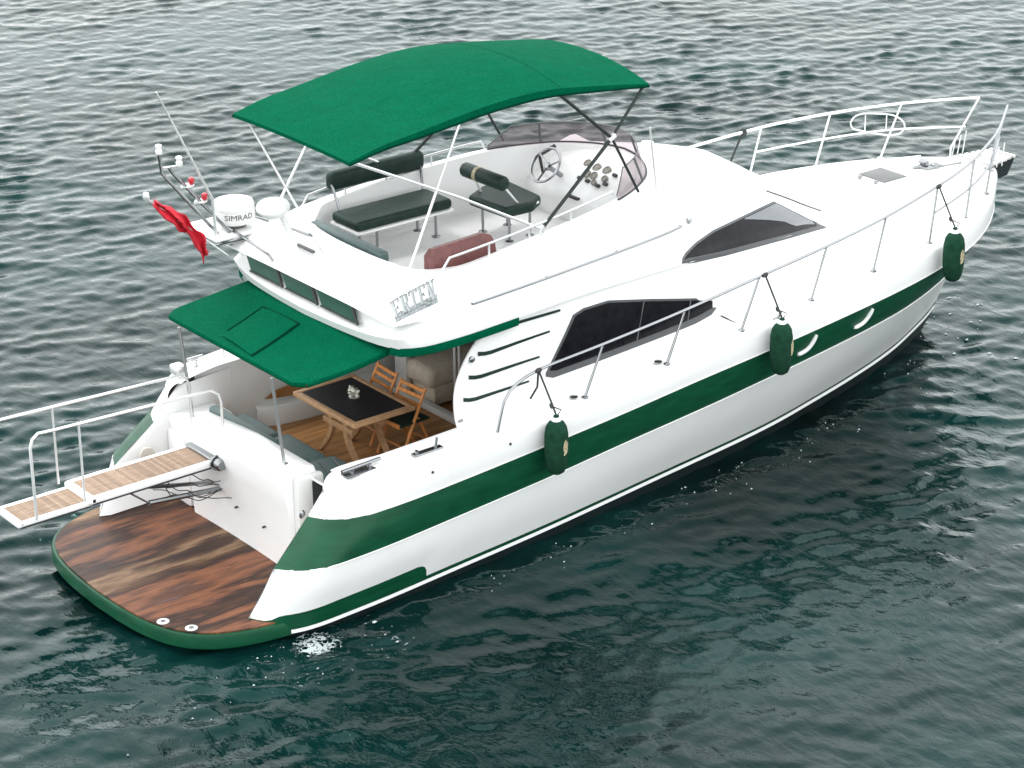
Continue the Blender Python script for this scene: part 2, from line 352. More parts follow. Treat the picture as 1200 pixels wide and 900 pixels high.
D = [(1.93, 1.52, 1.13), (2.05, 1.76, 1.15), (2.28, 1.93, 1.17), (2.81, 2.0, 1.20), (3.55, 2.01, 1.24), (4.64, 2.03, 1.32), (5.74, 2.03, 1.40), (6.8, 2.01, 1.48), (7.87, 1.99, 1.55), (9.23, 1.93, 1.64), (10.21, 1.82, 1.68), (11.04, 1.66, 1.71), (11.8, 1.42, 1.73), (12.5, 1.05, 1.74), (13.1, .60, 1.74), (13.45, .25, 1.73), (13.62, 0, 1.72)]
E_ = [(2.13, 1.52, 1.36), (2.25, 1.77, 1.39), (2.5, 1.92, 1.43), (2.95, 2.0, 1.46), (4, 2.03, 1.50), (5.2, 2.04, 1.57), (6.4, 2.03, 1.65), (7.5, 2.0, 1.75), (9, 1.93, 1.85), (10.2, 1.82, 1.91), (11, 1.67, 1.95), (11.8, 1.42, 1.98), (12.5, 1.07, 2.01), (13.1, .62, 2.02), (13.52, .25, 2.01), (13.70, 0, 2.0)]
F_ = [(2.27, 1.50, 1.52), (2.36, 1.68, 1.54), (2.6, 1.83, 1.56), (3.0, 1.90, 1.57), (4.06, 1.95, 1.60), (5.24, 1.96, 1.67), (6.4, 1.95, 1.75), (7.53, 1.92, 1.85), (8.64, 1.87, 1.93), (9.75, 1.76, 1.98), (10.85, 1.60, 2.03), (11.76, 1.34, 2.07), (12.5, .98, 2.10), (13.0, .60, 2.12), (13.38, .22, 2.11), (13.52, 0, 2.10)]
cK, cB, cC, cD, cE, cF = [cr(q, N) for q in (K, B, C_, D, E_, F_)]
xs = cB[:, 0]
hb = np.where(xs < 2.9, np.interp(xs, [1.12, 1.24, 1.32, 1.9, 3.0], [.10, .11, .17, .21, .225]), np.where(xs < 3.14, .225*np.sqrt(np.clip(1-((xs-2.9)/.24)**2, 0, 1)), 0))
hb = np.maximum(hb, .05)
def up_curve(h):
    """a line h above the boot line, on the hull surface"""
    t = np.clip(h/(cC[:, 2]-cB[:, 2]), 0, 1)[:, None]
    return cB*(1-t)+cC*t
cS = up_curve(hb); cT = up_curve(np.full(N, .0)+.0); cL = cB.copy(); cL[:, 2] -= .045
low = cS.copy()
def strip(rows, name, m, parent, push=0, sub=3):
    """surface through neighbouring hull rows"""
    mb = MB(); g = []
    for i in range(N):
        line = cr([r_[i] for r_ in rows], (len(rows)-1)*sub+1) if len(rows) > 2 else cr([rows[0][i], rows[1][i]], sub+1)
        g.append([tuple(p+np.array([0, push, 0])*(1 if p[1] > .01 else 0)) for p in line])
    mb.grid(g); mb.mirror()
    return mb.build(name, m, parent, ang=50)
hull_rows = MB()
g = []
for i in range(N):
    a = cr([cS[i], lerp(cS[i], cC[i], .5)+np.array([0, .02*min(1, cC[i][1]), 0]), cC[i]], 7)
    bnd = cr([cC[i], lerp(cC[i], cD[i], .5)+np.array([0, .012*min(1, cD[i][1]), 0]), cD[i]], 7)
    t_ = cr([cD[i], lerp(cD[i], cE[i], .5)+np.array([0, .008*min(1, cE[i][1]), 0]), cE[i]], 4)
    e_ = cE[i]; f_ = cF[i]
    rnd = [e_+(f_-e_)*np.array([1-math.cos(q), 1-math.cos(q), math.sin(q)]) for q in np.linspace(0, math.pi/2, 6)]
    g.append((a, bnd, np.vstack([t_, rnd[1:]])))
hull = MB().grid([q[0] for q in g]).grid([q[2] for q in g])
# wing ends: inner faces of the two stern quarters
inn = []
for k, p in enumerate([tuple(cS[0]), tuple(cC[0]), tuple(cD[0]), tuple(cE[0]), tuple(cF[0])]):
    inn.append([p, (p[0]+.12, p[1]-.05, p[2]), (2.75, 1.50, p[2]), (3.2, 1.60, p[2])])
hull.grid(inn)
# gunwale cap to the cockpit's inner side
inner = [(min(max(p[0], 2.27), 5.2), 1.55 if p[0] > 2.8 else 1.46+.09*max(0, (p[0]-2.27)/.53), p[2]+.004) for p in cF if p[0] < 5.2]
cap = [[tuple(cF[i]), inner[i]] for i in range(len(inner))]
hull.grid(cap)
hull.mirror()
hull_o = hull.build('hull', WHITE, yacht, ang=50)
MB().grid([q[1] for q in g]).mirror().build('green_band', GREEN, hull_o, ang=50)
strip([cB+np.array([0, .004, 0]), cS+np.array([0, .004, 0])], 'green_boot_stripe', GREEN, hull_o)
strip([cL, cB], 'white_boot_stripe', WHITE, hull_o)
strip([cK, cL], 'hull_bottom', ANTIF, hull_o)
# cove line where green band meets white (thin raised moulding)
for rows in (cC, cD):
    pts = [(p[0], -p[1]-.004, p[2]) for p in rows[3:-2:4]]
    MB().tube(pts, .007, 6).pair('band_edge_moulding', WHITE if rows is cC else INNER, hull_o)

# deck: side decks and foredeck
def Fat(x): return np.array([np.interp(x, cF[:, 0], cF[:, k]) for k in range(3)])
dk = MB()
gl = []
for x in np.linspace(3.84, 7.6, 30):
    f = Fat(x); yi = 1.556 if x < 4.6 else 1.35; q = min(1, max(.3, (x-3.84)/.4)); gl.append([(x, f[1], f[2]+.002), (x, f[1]-.05, f[2]+.012*q), (x, 1.57, f[2]+.015*q), (x, yi, f[2]+.016*q)])
dk.grid(gl)
gl = []
for x in np.linspace(7.6, 13.52, 50):
    f = Fat(x); c = .10*min(1, f[1]/1.2)
    gl.append([(x, f[1]*t, f[2]+c*(1-t*t)) for t in np.linspace(1, 0, 12)])
dk.grid(gl); dk.mirror()
dk.build('deck', WHITE2, yacht, ang=40)

# cockpit
ck = MB(); ck.add([(2.1, -1.56, .72), (6.95, -1.5, .72), (6.95, 1.5, .72), (2.1, 1.56, .72)], [(0, 1, 2, 3)])
ck.build('cockpit_sole', TEAKC, yacht, smooth=False)
cw = MB()
for s in (-1, 1):
    zz = [.715, .9, 1.2, 1.45, 1.585]
    gx = [2.5, 2.8, 3.2, 3.6, 4.1, 4.6, 5.1, 5.3]
    cw = MB(); cw.grid([[(x, s*(1.50+.05*(min(1, max(0, (z-.7)/.5)))), min(z, Fat(x)[2]+.002)) for z in zz] for x in gx])
    cwo = cw.build('cockpit_side_wall', INNER, yacht) if s < 0 else cw.build('cockpit_side_wall', INNER, yacht)
# port side moulded box with a wooden niche
bx = MB()
ol = []
for x, y in [(3.25, 1.49), (3.45, 1.38), (3.8, 1.33), (4.3, 1.30), (5.0, 1.30)]: ol.append((x, y))
bx.grid([[(x, y, .72), (x, y, .92), (x, y+.02, .95), (x, 1.53, .955)] for x, y in ol])
bx.build('side_moulding', INNER, cwo)
MB().slab([(3.36, 1.485, 1.03), (3.5, 1.485, 1.10), (3.7, 1.485, 1.115), (4.15, 1.485, 1.10), (4.15, 1.485, .97), (3.8, 1.485, .975), (3.55, 1.485, 1.0)], (0, .012, 0)).build('wooden_niche', TEAKC, cwo, smooth=False)

# saloon interior: dark lining, sill, sofa recess
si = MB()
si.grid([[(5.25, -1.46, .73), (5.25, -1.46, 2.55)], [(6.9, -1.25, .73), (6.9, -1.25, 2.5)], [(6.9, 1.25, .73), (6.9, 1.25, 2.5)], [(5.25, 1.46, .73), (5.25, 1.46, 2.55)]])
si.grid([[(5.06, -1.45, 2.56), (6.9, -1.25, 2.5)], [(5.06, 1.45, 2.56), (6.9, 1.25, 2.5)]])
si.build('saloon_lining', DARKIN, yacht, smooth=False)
MB().box((5.0, -1.5, .722), (5.1, 1.5, .80), .01).build('door_sill', INNER, yacht)
for y in (.14, .05, -.42, -.5): MB().tube([(5.05, y, .8), (5.05, y, 2.56)], .018, 8).build('sliding_door_frame', RAILW, yacht)
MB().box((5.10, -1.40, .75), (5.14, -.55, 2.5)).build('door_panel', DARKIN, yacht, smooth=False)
MB().box((5.02, 1.05, .75), (5.08, 1.28, 2.5), .01).build('door_jamb', INNER, yacht)

# transom body with rounded top
tr = MB()
g2 = []
for y in np.linspace(-1.06, .96, 26):
    bow = .06*(1-(y/1.1)**2)
    prof = [(2.05+bow*.5, .20), (2.03+bow*.4, .6), (1.99+bow*.3, 1.0), (1.94, 1.28), (1.95, 1.38), (2.0, 1.44), (2.08, 1.46), (2.24, 1.45), (2.33, 1.42), (2.36, 1.34), (2.36, .72)]
    g2.append([(a, y, b_-.09*max(0, y)*(1 if b_ > 1.2 else 0)) for a, b_ in prof])
tr.grid(g2)
for row, s in ((g2[0], 1), (g2[-1], -1)):
    c = [(p[0], p[1]-.045*s, p[2]-.02) for p in row[1:-1]]
    tr.add([*row], [tuple(range(len(row)))])
tr_o = tr.build('transom', WHITE, yacht, ang=48)
MB().box((2.06, -1.16, .21), (2.4, -1.05, 1.36), .04).build('transom_corner', INNER, tr_o)
MB().box((2.08, 1.08, .2), (2.34, 1.52, 1.05), .05).box((2.1, 1.05, 1.0), (2.7, 1.52, 1.2), .05).build('port_step', WHITE, tr_o)
MB().box((2.28, -1.54, .21), (2.34, -1.14, .90), .015).build('gate_lower', INNER, tr_o)
MB().box((2.24, -1.52, .92), (2.265, -1.12, 1.30), .006).build('tinted_gate', GLASS, tr_o)
MB().tube([(2.25, -1.10, 1.33), (2.25, -1.52, 1.33)], .018).build('gate_rail', RAILW, tr_o)
MB().lathe((2.085, -1.135, .97), [(.055, -.02), (.055, .0), (.04, .012), (.012, .015)], 16, (-1, -.35, .1)).build('shower_socket', STEEL, tr_o)
for y, z in ((-.52, .60), (.02, .63)):
    MB().lathe((2.02, y, z), [(.013, -.02), (.013, .012), (.004, .016)], 10, (-1, 0, 0)).build('drain_hole', BLACK, tr_o)
# aft bench cushions
for k, (y0, y1) in enumerate([(-1.0, -.50), (-.48, .28), (.30, 1.04)]):
    dx = .04*(1-k)
    MB().box((2.40, y0, 1.02), (2.95-dx*0-.06*k, y1, 1.18), .05, seg=3).build('bench_cushion', VINYLG, tr_o, ang=60)
MB().box((2.37, -.2, 1.17), (2.50, 1.08, 1.36), .045, seg=3).build('bench_backrest', VINYLG, tr_o, ang=60)
MB().box((2.37, -1.04, .74), (2.86, 1.06, 1.02), .02).build('bench_base', INNER, tr_o)
MB().tube([(2.78, -.93, 1.19), (2.86, -.62, 1.19)], .012).tube([(2.6, -.97, 1.19), (2.70, -.6, 1.19)], .008).build('cushion_strap', GREY, tr_o)
# wing filler cap and fittings on the port wing
MB().lathe((1.78, 1.43, .82), [(.085, -.02), (.085, .006), (.07, .012)], 20, (-.2, -1, 0)).build('filler_cap', BUFF, hull_o)
MB().box((2.28, 1.55, 1.56), (2.42, 1.72, 1.68), .03).build('port_bollard', RAILW, hull_o)
MB().lathe((2.62, 1.72, 1.57), [(.03, 0), (.02, .05), (.045, .06), (.045, .08)], 12).tube([(2.52, 1.72, 1.66), (2.72, 1.72, 1.66)], .018).build('mooring_cleat', RAILW, hull_o)
MB().tube([(3.0, 1.74, 1.57), (3.0, 1.74, 1.72)], .02).build('rail_stub', RAILW, hull_o)
# bollard cleats, starboard quarter
c1 = MB()
for x in (2.36, 2.58): c1.tube([(x, -1.72, 1.54), (x, -1.72, 1.60)], .022)
c1.tube([(2.24, -1.72, 1.605), (2.72, -1.71, 1.615)], .02).box((2.26, -1.79, 1.545), (2.68, -1.66, 1.562), .005)
c1.build('mooring_cleat', STEEL, hull_o)
c2 = MB().box((3.05, -1.86, 1.572), (3.42, -1.78, 1.60), .01).tube([(3.34, -1.82, 1.59), (3.36, -1.82, 1.70)], .014).tube([(3.1, -1.82, 1.60), (3.1, -1.82, 1.63)], .02)
c2.build('fairlead', STEEL, hull_o)
# small black drain spots along the rubbing strake
for q in [(2.45, 1.50), (3.15, 1.44), (4.15, 1.50)]:
    i = int(np.argmin(abs(cE[:, 0]-q[0]))); p = cE[i]
    MB().lathe((p[0], -p[1]+.005, p[2]-.03), [(.016, -.01), (.016, .012), (.004, .016)], 10, (0, -1, .2)).build('drain_spot', BLACK, hull_o)
for q in ((1.52, 1.63, .62), (1.40, 1.60, .48)):
    MB().lathe((q[0], -q[1], q[2]), [(.02, -.03), (.02, .03), (.008, .04)], 10, (-.6, -.8, .1)).build('hinge_bolt', BLACK, hull_o)
# deck filler plates
for x in (5.35, 6.55):
    f = Fat(x); MB().lathe((x-.22, -f[1]+.08, f[2]+.016), [(.045, 0), (.045, .006), (.03, .009)], 14).build('deck_filler', STEEL, hull_o)
# curved white vent trims in the green band
for x in (8.52, 9.50):
    pts = []
    for t in np.linspace(0, 1, 9):
        xx = x-.13+.25*t+.03*math.sin(t*3); d = np.array([np.interp(xx, cD[:, 0], cD[:, k]) for k in range(3)]); c = np.array([np.interp(xx, cC[:, 0], cC[:, k]) for k in range(3)])
        q = lerp(c, d, .40+.42*t**3); pts.append((xx, -q[1]-.024, q[2]))
    MB().tube(pts, [.018]+[.026]*7+[.018], 8).build('curved_vent_trim', WHITE, hull_o)

# swim platform
half = cr([(.25, 0, 0), (.27, .5, 0), (.32, .9, 0), (.41, 1.2, 0), (.54, 1.42, 0), (.78, 1.62, 0), (1.15, 1.76, 0), (1.6, 1.82, 0), (2.1, 1.82, 0)], 40)
def plat(inset, x1=2.15):
    c = [];
    for i, p in enumerate(half):
        t = half[min(i+1, 39)]-half[max(i-1, 0)]; t = t/np.linalg.norm(t)
        nrm = np.array([t[1], -t[0], 0]); q = p+nrm*inset; c.append((min(q[0], x1), max(q[1], 0)))
    return c[::-1]+[(a, -b_) for a, b_ in c[1:]]
sp = empty('swim_platform', (0, 0, 0), yacht)
o0, o1, o2, o3 = plat(.06), plat(0), plat(.012), plat(.07)
MB().grid([[(a, b_, .045) for a, b_ in plat(.03)], [(a, b_, -.02) for a, b_ in plat(.25)], [(a, b_, -.3) for a, b_ in plat(.6)]]).build('platform_underside', ANTIF, sp)
pm = MB(); pm.grid([[(a, b_, .04) for a, b_ in plat(.05)], [(a, b_, .03) for a, b_ in plat(.02)], [(a, b_, .05) for a, b_ in o1], [(a, b_, .16) for a, b_ in o1], [(a, b_, .195) for a, b_ in o2], [(a, b_, .197) for a, b_ in o3]])
pm.build('platform_rim', GREEN, sp)
MB().slab([(a, b_, .17) for a, b_ in plat(.045, 2.14)], (0, 0, .042)).build('teak_deck', TEAKP, sp, smooth=False)
for q in ((.47, -1.02), (.62, -1.32)):
    MB().lathe((q[0], q[1], .21), [(.065, 0), (.065, .006), (.05, .008)], 18).build('deck_plate', RAILW, sp)
    MB().lathe((q[0], q[1], .2185), [(.026, 0), (.026, .003), (.018, .004)], 14).build('plate_socket', GREY, sp)

# ------------------------------------------------------------------ superstructure
ZD = lambda x: float(Fat(x)[2])
A = [(4.6, 1.577, ZD(4.6)-.03), (5, 1.565, ZD(5)-.03), (6, 1.55, ZD(6)-.03), (7.3, 1.50, ZD(7.3)-.03), (8.5, 1.37, 1.90), (9.5, 1.12, 1.98), (10.4, .75, 2.08), (10.9, .40, 2.12), (11.1, 0, 2.14)]
D0 = [(4.6, 1.545, 2.64), (5.2, 1.52, 2.65), (5.8, 1.50, 2.66), (7, 1.45, 2.63), (8, 1.28, 2.54), (8.8, 1.13, 2.44), (9.5, .95, 2.36), (10, .66, 2.35), (10.22, .3, 2.37), (10.27, 0, 2.38)]
nA = 60
sA, sD = cr(A, nA), cr(D0, nA)
cab = MB(); g3 = []
for i in range(nA):
    rows = []
    for t in np.linspace(0, 1, 9):
        p = lerp(sA[i], sD[i], t); bul = .03*math.sin(math.pi*t)*min(1, i/10)
        rows.append((p[0]+bul*.4*(i/nA), p[1]+bul*(1 if p[1] > .05 else 0), p[2]+bul*.5*(i/nA)))
    g3.append(rows)
cab.grid(g3); cab.mirror(); cabin = cab.build('cabin', WHITE, yacht, ang=60)
def ycab(x, z):
    a = [np.interp(x, sA[:, 0], sA[:, k]) for k in (1, 2)]; d = [np.interp(x, sD[:, 0], sD[:, k]) for k in (1, 2)]
    t = (z-a[1])/(d[1]-a[1]); return a[0]+(d[0]-a[0])*t+.03*math.sin(math.pi*min(1, max(0, t)))*min(1, max(0, (x-4.6)/1.0))
# louvred side wings abreast of the cockpit
aft = cr([(3.95, 0, 1.45), (3.83, 0, 1.62), (3.80, 0, 1.83), (3.82, 0, 2.03), (3.92, 0, 2.25), (4.08, 0, 2.45), (4.28, 0, 2.58), (4.52, 0, 2.66)], 24)
lw = MB(); rim = []
for off in (0, -.05):
    lw.grid([[(p[0]+(4.62-p[0])*t, (1.60-.03*(p[2]-1.5)-.02*t)+off, p[2]) for t in np.linspace(0, 1, 6)] for p in aft])
rim = [(p[0], 1.575-.03*(p[2]-1.5), p[2]) for p in aft]
lw.tube(rim, .03, 8); lw.pair('side_wing', WHITE, cabin, ang=45)
for (x0, z0, x1, z1) in [(4.33, 2.57, 5.22, 2.56), (4.09, 2.33, 5.07, 2.36), (3.96, 2.10, 4.92, 2.11), (3.88, 1.87, 4.77, 1.87)]:
    m_ = MB()
    pts = []
    for t in np.linspace(0, 1, 12):
        x = x0+(x1-x0)*t; z = z0+(z1-z0)*t+.035*max(0, 1-t*5)**2
        y = ycab(x, z) if x > 4.62 else 1.60-.03*(z-1.5)-.02*max(0, (x-x0)/(4.62-x0))
        y2 = max(y, 1.575-.03*(z-1.5)); pts.append((x, -(y2+.006), z))
    lo = [(p[0], p[1], p[2]-.022+.012*k/11) for k, p in enumerate(pts)]; hi = [(p[0], p[1], p[2]+.022-.012*k/11) for k, p in enumerate(pts)]
    m_.grid([lo, hi]); m_.grid([[(p[0], p[1]+.02, p[2]) for p in lo], lo]); m_.grid([hi, [(p[0], p[1]+.02, p[2]) for p in hi]])
    m_.pair('louvre_slot', VINYL, cabin, smooth=False)
MB().lathe((4.0, -1.59, 2.33), [(.035, -.01), (.035, .012), (.02, .02)], 14, (0, -1, 0)).build('side_lamp', STEEL, cabin)
MB().box((3.80, -1.615, 1.67), (3.86, -1.57, 1.70), .008).build('door_hook', STEEL, cabin)

def patch(xlist, bot, top, yf, off, name, m, parent, thick=.02, both=True):
    """window-like panel: columns between bottom and top edges lying on surface yf"""
    mb = MB(); cols = []
    for x in xlist:
        zb, zt = bot(x), top(x)
        cols.append([(x, -(yf(x, zb+(zt-zb)*t)+off), zb+(zt-zb)*t) for t in np.linspace(0, 1, 7)])
    back = [[(p[0], p[1]+thick, p[2]) for p in c] for c in cols]
    mb.grid(cols)
    mb.grid([[c[0] for c in cols], [c[0] for c in back]]); mb.grid([[c[-1] for c in cols], [c[-1] for c in back]])
    mb.grid([cols[0], back[0]]); mb.grid([cols[-1], back[-1]])
    a = mb.build(name, m, parent[0], ang=40); t = MB(); t.v = [(x, -y, z) for x, y, z in mb.v]; t.f = [tuple(f)[::-1] for f in mb.f]
    return a, t.build(name, m, parent[1], ang=40)
I = lambda pts: (lambda x: float(np.interp(x, [p[0] for p in pts], [p[1] for p in pts])))
# lower saloon window
wt = I([(5.0, 1.90), (5.40, 2.46), (5.55, 2.50), (5.9, 2.50), (6.5, 2.37), (7.2, 2.20), (7.52, 2.12), (7.57, 2.08)])
wb = I([(5.0, 1.86), (5.1, 1.82), (7.2, 1.90), (7.45, 1.935), (7.57, 2.02)])
xl = sorted(set(list(np.linspace(5.0, 7.56, 46))+[5.40, 5.55, 5.1, 7.48]))
sw = patch(xl, wb, wt, ycab, .006, 'side_window', GASKET, (cabin, cabin))
wt2 = I([(5.055, 1.925), (5.43, 2.44), (5.56, 2.475), (5.9, 2.475), (6.5, 2.345), (7.2, 2.175), (7.46, 2.10)])
wb2 = I([(5.055, 1.92), (5.14, 1.90), (7.2, 1.985), (7.46, 2.02)])
xl2 = sorted(set(list(np.linspace(5.055, 7.46, 44))+[5.43, 5.56, 5.14]))
patch(xl2, wb2, wt2, ycab, .014, 'pane', GLASS, sw)
for x, dx in ((6.28, .12), (7.05, .05)):
    mm = MB(); z0, z1 = wb2(x), wt2(x); mm.tube([(x, -ycab(x, z0)-.016, z0), (x+dx, -ycab(x+dx, z1)-.016, z1-.01)], .009, 6)
    mm.build('mullion', GASKET, sw[0]); mm2 = MB(); mm2.v = [(x, -y, z) for x, y, z in mm.v]; mm2.f = mm.f; mm2.build('mullion', GASKET, sw[1])

# flybridge shell: rings from the rim up (half rings: aft edge out to the corner, then along the side to the nose)
def ring(aft_, side, na=12, ns=64):
    a = cr(aft_, na); s_ = cr(side, ns); return np.vstack([a, s_[1:]])
R0 = ring([(2.97, 0, 2.62), (3.0, .7, 2.625), (3.06, 1.25, 2.63), (3.14, 1.52, 2.635)], [(3.14, 1.52, 2.635), (3.3, 1.63, 2.64), (3.7, 1.68, 2.645), (4.6, 1.63, 2.65), (5.4, 1.555, 2.655), (7, 1.475, 2.63), (8, 1.30, 2.54), (8.8, 1.15, 2.44), (9.5, .97, 2.355), (10, .68, 2.345), (10.24, .3, 2.365), (10.29, 0, 2.375)])
R1 = ring([(2.93, 0, 2.71), (2.96, .7, 2.715), (3.02, 1.27, 2.74), (3.09, 1.55, 2.77)], [(3.09, 1.55, 2.77), (3.28, 1.665, 2.79), (3.7, 1.70, 2.80), (4.6, 1.645, 2.79), (5.4, 1.565, 2.76), (7, 1.47, 2.675), (8, 1.285, 2.565), (8.8, 1.135, 2.46), (9.5, .955, 2.375), (10, .665, 2.365), (10.22, .3, 2.385), (10.27, 0, 2.395)])
R2 = ring([(3.06, 0, 2.73), (3.09, .7, 2.735), (3.13, 1.25, 2.77), (3.15, 1.50, 2.83)], [(3.15, 1.50, 2.83), (3.3, 1.61, 2.86), (3.7, 1.645, 2.87), (4.6, 1.59, 2.86), (5.4, 1.52, 2.83), (7, 1.40, 2.74), (8, 1.22, 2.64), (8.8, 1.06, 2.53), (9.4, .90, 2.45), (9.85, .63, 2.44), (10.05, .3, 2.46), (10.1, 0, 2.47)])
R3 = ring([(3.10, 0, 2.94), (3.10, .8, 2.94), (3.12, 1.35, 2.93), (3.13, 1.52, 2.91)], [(3.13, 1.52, 2.91), (3.3, 1.60, 2.91), (3.8, 1.625, 2.92), (4.6, 1.56, 2.93), (5.4, 1.48, 2.92), (7, 1.29, 2.90), (7.7, 1.14, 2.87), (8.3, 1.0, 2.82), (8.9, .82, 2.79), (9.15, .5, 2.86), (9.22, .25, 2.90), (9.24, 0, 2.92)])
R4 = ring([(2.97, 0, 2.98), (2.97, .8, 2.98), (2.98, 1.40, 2.965), (3.0, 1.60, 2.95)], [(3.0, 1.60, 2.95), (3.2, 1.62, 2.945), (3.8, 1.61, 2.955), (4.6, 1.54, 2.98), (5.4, 1.45, 2.98), (7, 1.24, 2.96), (7.7, 1.08, 2.95), (8.3, .94, 2.90), (8.85, .76, 2.87), (9.08, .5, 2.92), (9.14, .25, 2.96), (9.16, 0, 2.98)])
R5 = ring([(2.99, 0, 3.02), (2.99, .8, 3.02), (3.02, 1.32, 3.02), (3.08, 1.50, 3.02)], [(3.08, 1.50, 3.02), (3.3, 1.52, 3.04), (3.9, 1.51, 3.07), (4.6, 1.47, 3.10), (5.4, 1.40, 3.14), (6.8, 1.20, 3.17), (7.4, 1.02, 3.17), (7.9, .88, 3.15), (8.35, .70, 3.14), (8.55, .45, 3.20), (8.62, .25, 3.24), (8.65, 0, 3.26)])
R6 = ring([(3.32, 0, 3.165), (3.32, .7, 3.165), (3.3, 1.12, 3.18), (3.36, 1.27, 3.20)], [(3.36, 1.27, 3.20), (3.7, 1.34, 3.24), (4.2, 1.38, 3.29), (5.2, 1.35, 3.37), (6.3, 1.22, 3.45), (6.75, 1.05, 3.47), (7.1, .82, 3.49), (7.35, .5, 3.51), (7.45, .25, 3.52), (7.48, 0, 3.53)])
R7 = ring([(3.66, 0, 3.20), (3.68, .5, 3.20), (3.76, .92, 3.20), (3.9, 1.08, 3.21)], [(3.9, 1.08, 3.21), (4.1, 1.25, 3.25), (4.35, 1.28, 3.28), (5.2, 1.26, 3.365), (6.3, 1.13, 3.45), (6.7, .97, 3.47), (7.02, .75, 3.49), (7.22, .45, 3.505), (7.32, .22, 3.515), (7.35, 0, 3.52)])
R8 = ring([(3.84, 0, 2.77), (3.86, .5, 2.77), (3.92, .9, 2.77), (4.02, 1.02, 2.77)], [(4.02, 1.02, 2.77), (4.2, 1.17, 2.77), (4.45, 1.2, 2.77), (5.2, 1.18, 2.77), (6.2, 1.06, 2.77), (6.6, .9, 2.77), (6.88, .7, 2.77), (7.06, .42, 2.77), (7.14, .2, 2.77), (7.16, 0, 2.77)])
fl = MB()
for a, b_ in ((R0, R1), (R1, R2), (R2, R3), (R3, R4), (R4, R5), (R5, R6), (R6, R7), (R7, R8)):
    k = 4 if a is R5 else 1
    fl.grid([[tuple(lerp(p, q, t)+(np.array([0, 0, .03*math.sin(math.pi*t)*min(1, max(0, (p[0]-6.5)/1.5))]) if a is R5 else 0)) for t in np.linspace(0, 1, k+1)] for p, q in zip(a, b_)])
fl.grid([[tuple(p), (p[0], 0, p[2])] for p in R8])
under = [q for q in R0 if q[0] < 5.5]
fl.grid([[tuple(p), (p[0], 0, p[2]-.0)] for p in under])
fl.mirror(); fly = fl.build('flybridge', WHITE, yacht, ang=62)
# hardtop rim fabric skirt (dark green trim below the rim)
sk = [tuple(p+np.array([0, .012, 0])) for p in R0 if 3.05 < p[0] < 4.62 and p[1] > 1.3]
m_ = MB(); m_.grid([[(p[0], -p[1], p[2]+.02), (p[0], -p[1]-.004, p[2]-.03), (p[0], -p[1]+.01, p[2]-.075), (p[0], -p[1]+.05, p[2]-.075)] for p in sk]); m_.pair('green_trim', CANVAS, fly)
# aft tinted panes under the overhanging wing
for (y0, y1) in [(1.18, .55), (.48, -.12), (-.19, -.86)]:
    zb = 2.765; mb = MB()
    a = [(3.045, y0-.06, zb), (3.045, y1-.06, zb), (3.06, y1+.05, 2.925), (3.06, y0+.05, 2.925)]
    f = MB().slab(a, (.012, 0, 0)).build('aft_pane', GREENGL, fly, smooth=False)
    MB().tube([(3.035, y1-.07, zb-.01), (3.045, y1+.04, 2.93)], .017, 6).tube([(3.035, y0-.05, zb+.0), (3.035, y1-.06, zb)], .01, 6).build('pane_frame', BLACK, f)
# windscreen side windows (upper, pointed), lying on the moulded shell
from mathutils.bvhtree import BVHTree
def tree_of(*obs):
    V_, F_ = [], []
    for ob in obs:
        k = len(V_); V_ += [v.co.copy() for v in ob.data.vertices]; F_ += [[i+k for i in p.vertices] for p in ob.data.polygons]
    return BVHTree.FromPolygons(V_, F_)
shell = tree_of(fly, cabin); wn_ = Vector((.22, -.80, .56)).normalized()
WB = [(7.006, -1.472, 2.646), (7.251, -1.424, 2.585), (7.778, -1.34, 2.519), (8.409, -1.228, 2.453), (9.082, -1.091, 2.375), (9.793, -.906, 2.279)]
WT = [(7.006, -1.466, 2.660), (7.03, -1.44, 2.69), (7.129, -1.388, 2.724), (7.357, -1.301, 2.768), (7.715, -1.187, 2.797), (8.148, -1.07, 2.79), (8.596, -.944, 2.78), (9.024, -.79, 2.749), (9.436, -.831, 2.5), (9.793, -.90, 2.285)]
on = lambda ch, x: np.array([x, np.interp(x, [p[0] for p in ch], [p[1] for p in ch]), np.interp(x, [p[0] for p in ch], [p[2] for p in ch])])
def shell_patch(x0, x1, ta, tb_, off, name_, m, parents, thick=.02):
    xs_ = sorted(set(list(np.linspace(x0, x1, 60))+[x for x in (7.03, 7.129, 9.024) if x0 < x < x1])); cols = []
    for x in xs_:
        b_, t_ = on(WB, x), on(WT, x); c = []
        lo_t = ta(x) if callable(ta) else ta; hi_t = tb_(x) if callable(tb_) else tb_
        for t in np.linspace(lo_t, hi_t, 9):
            p = Vector(lerp(b_, t_, t)); h = shell.ray_cast(p+wn_*.5, -wn_); q = h[0] if h[0] is not None and (h[0]-p).length < .15 else p
            c.append(tuple(q+wn_*off))
        cols.append(c)
    mb = MB(); back = [[tuple(Vector(p)-wn_*thick) for p in c] for c in cols]
    mb.grid(cols)
    for e in (([c[0] for c in cols], [c[0] for c in back]), ([c[-1] for c in cols], [c[-1] for c in back]), (cols[0], back[0]), (cols[-1], back[-1])): mb.grid(list(e))
    t = MB(); t.v = [(x, -y, z) for x, y, z in mb.v]; t.f = [tuple(f)[::-1] for f in mb.f]
    return mb.build(name_, m, parents[0], ang=40), t.build(name_, m, parents[1], ang=40)
uw = shell_patch(7.006, 9.79, 0, 1, .010, 'upper_window', GASKET, (fly, fly))
hgt = lambda x: max(.03, float(np.linalg.norm(on(WT, x)-on(WB, x))))
shell_patch(7.05, 9.60, lambda x: min(.45, .055/hgt(x)), lambda x: max(.5, 1-.028/hgt(x)), .018, 'pane', GLASS, uw)
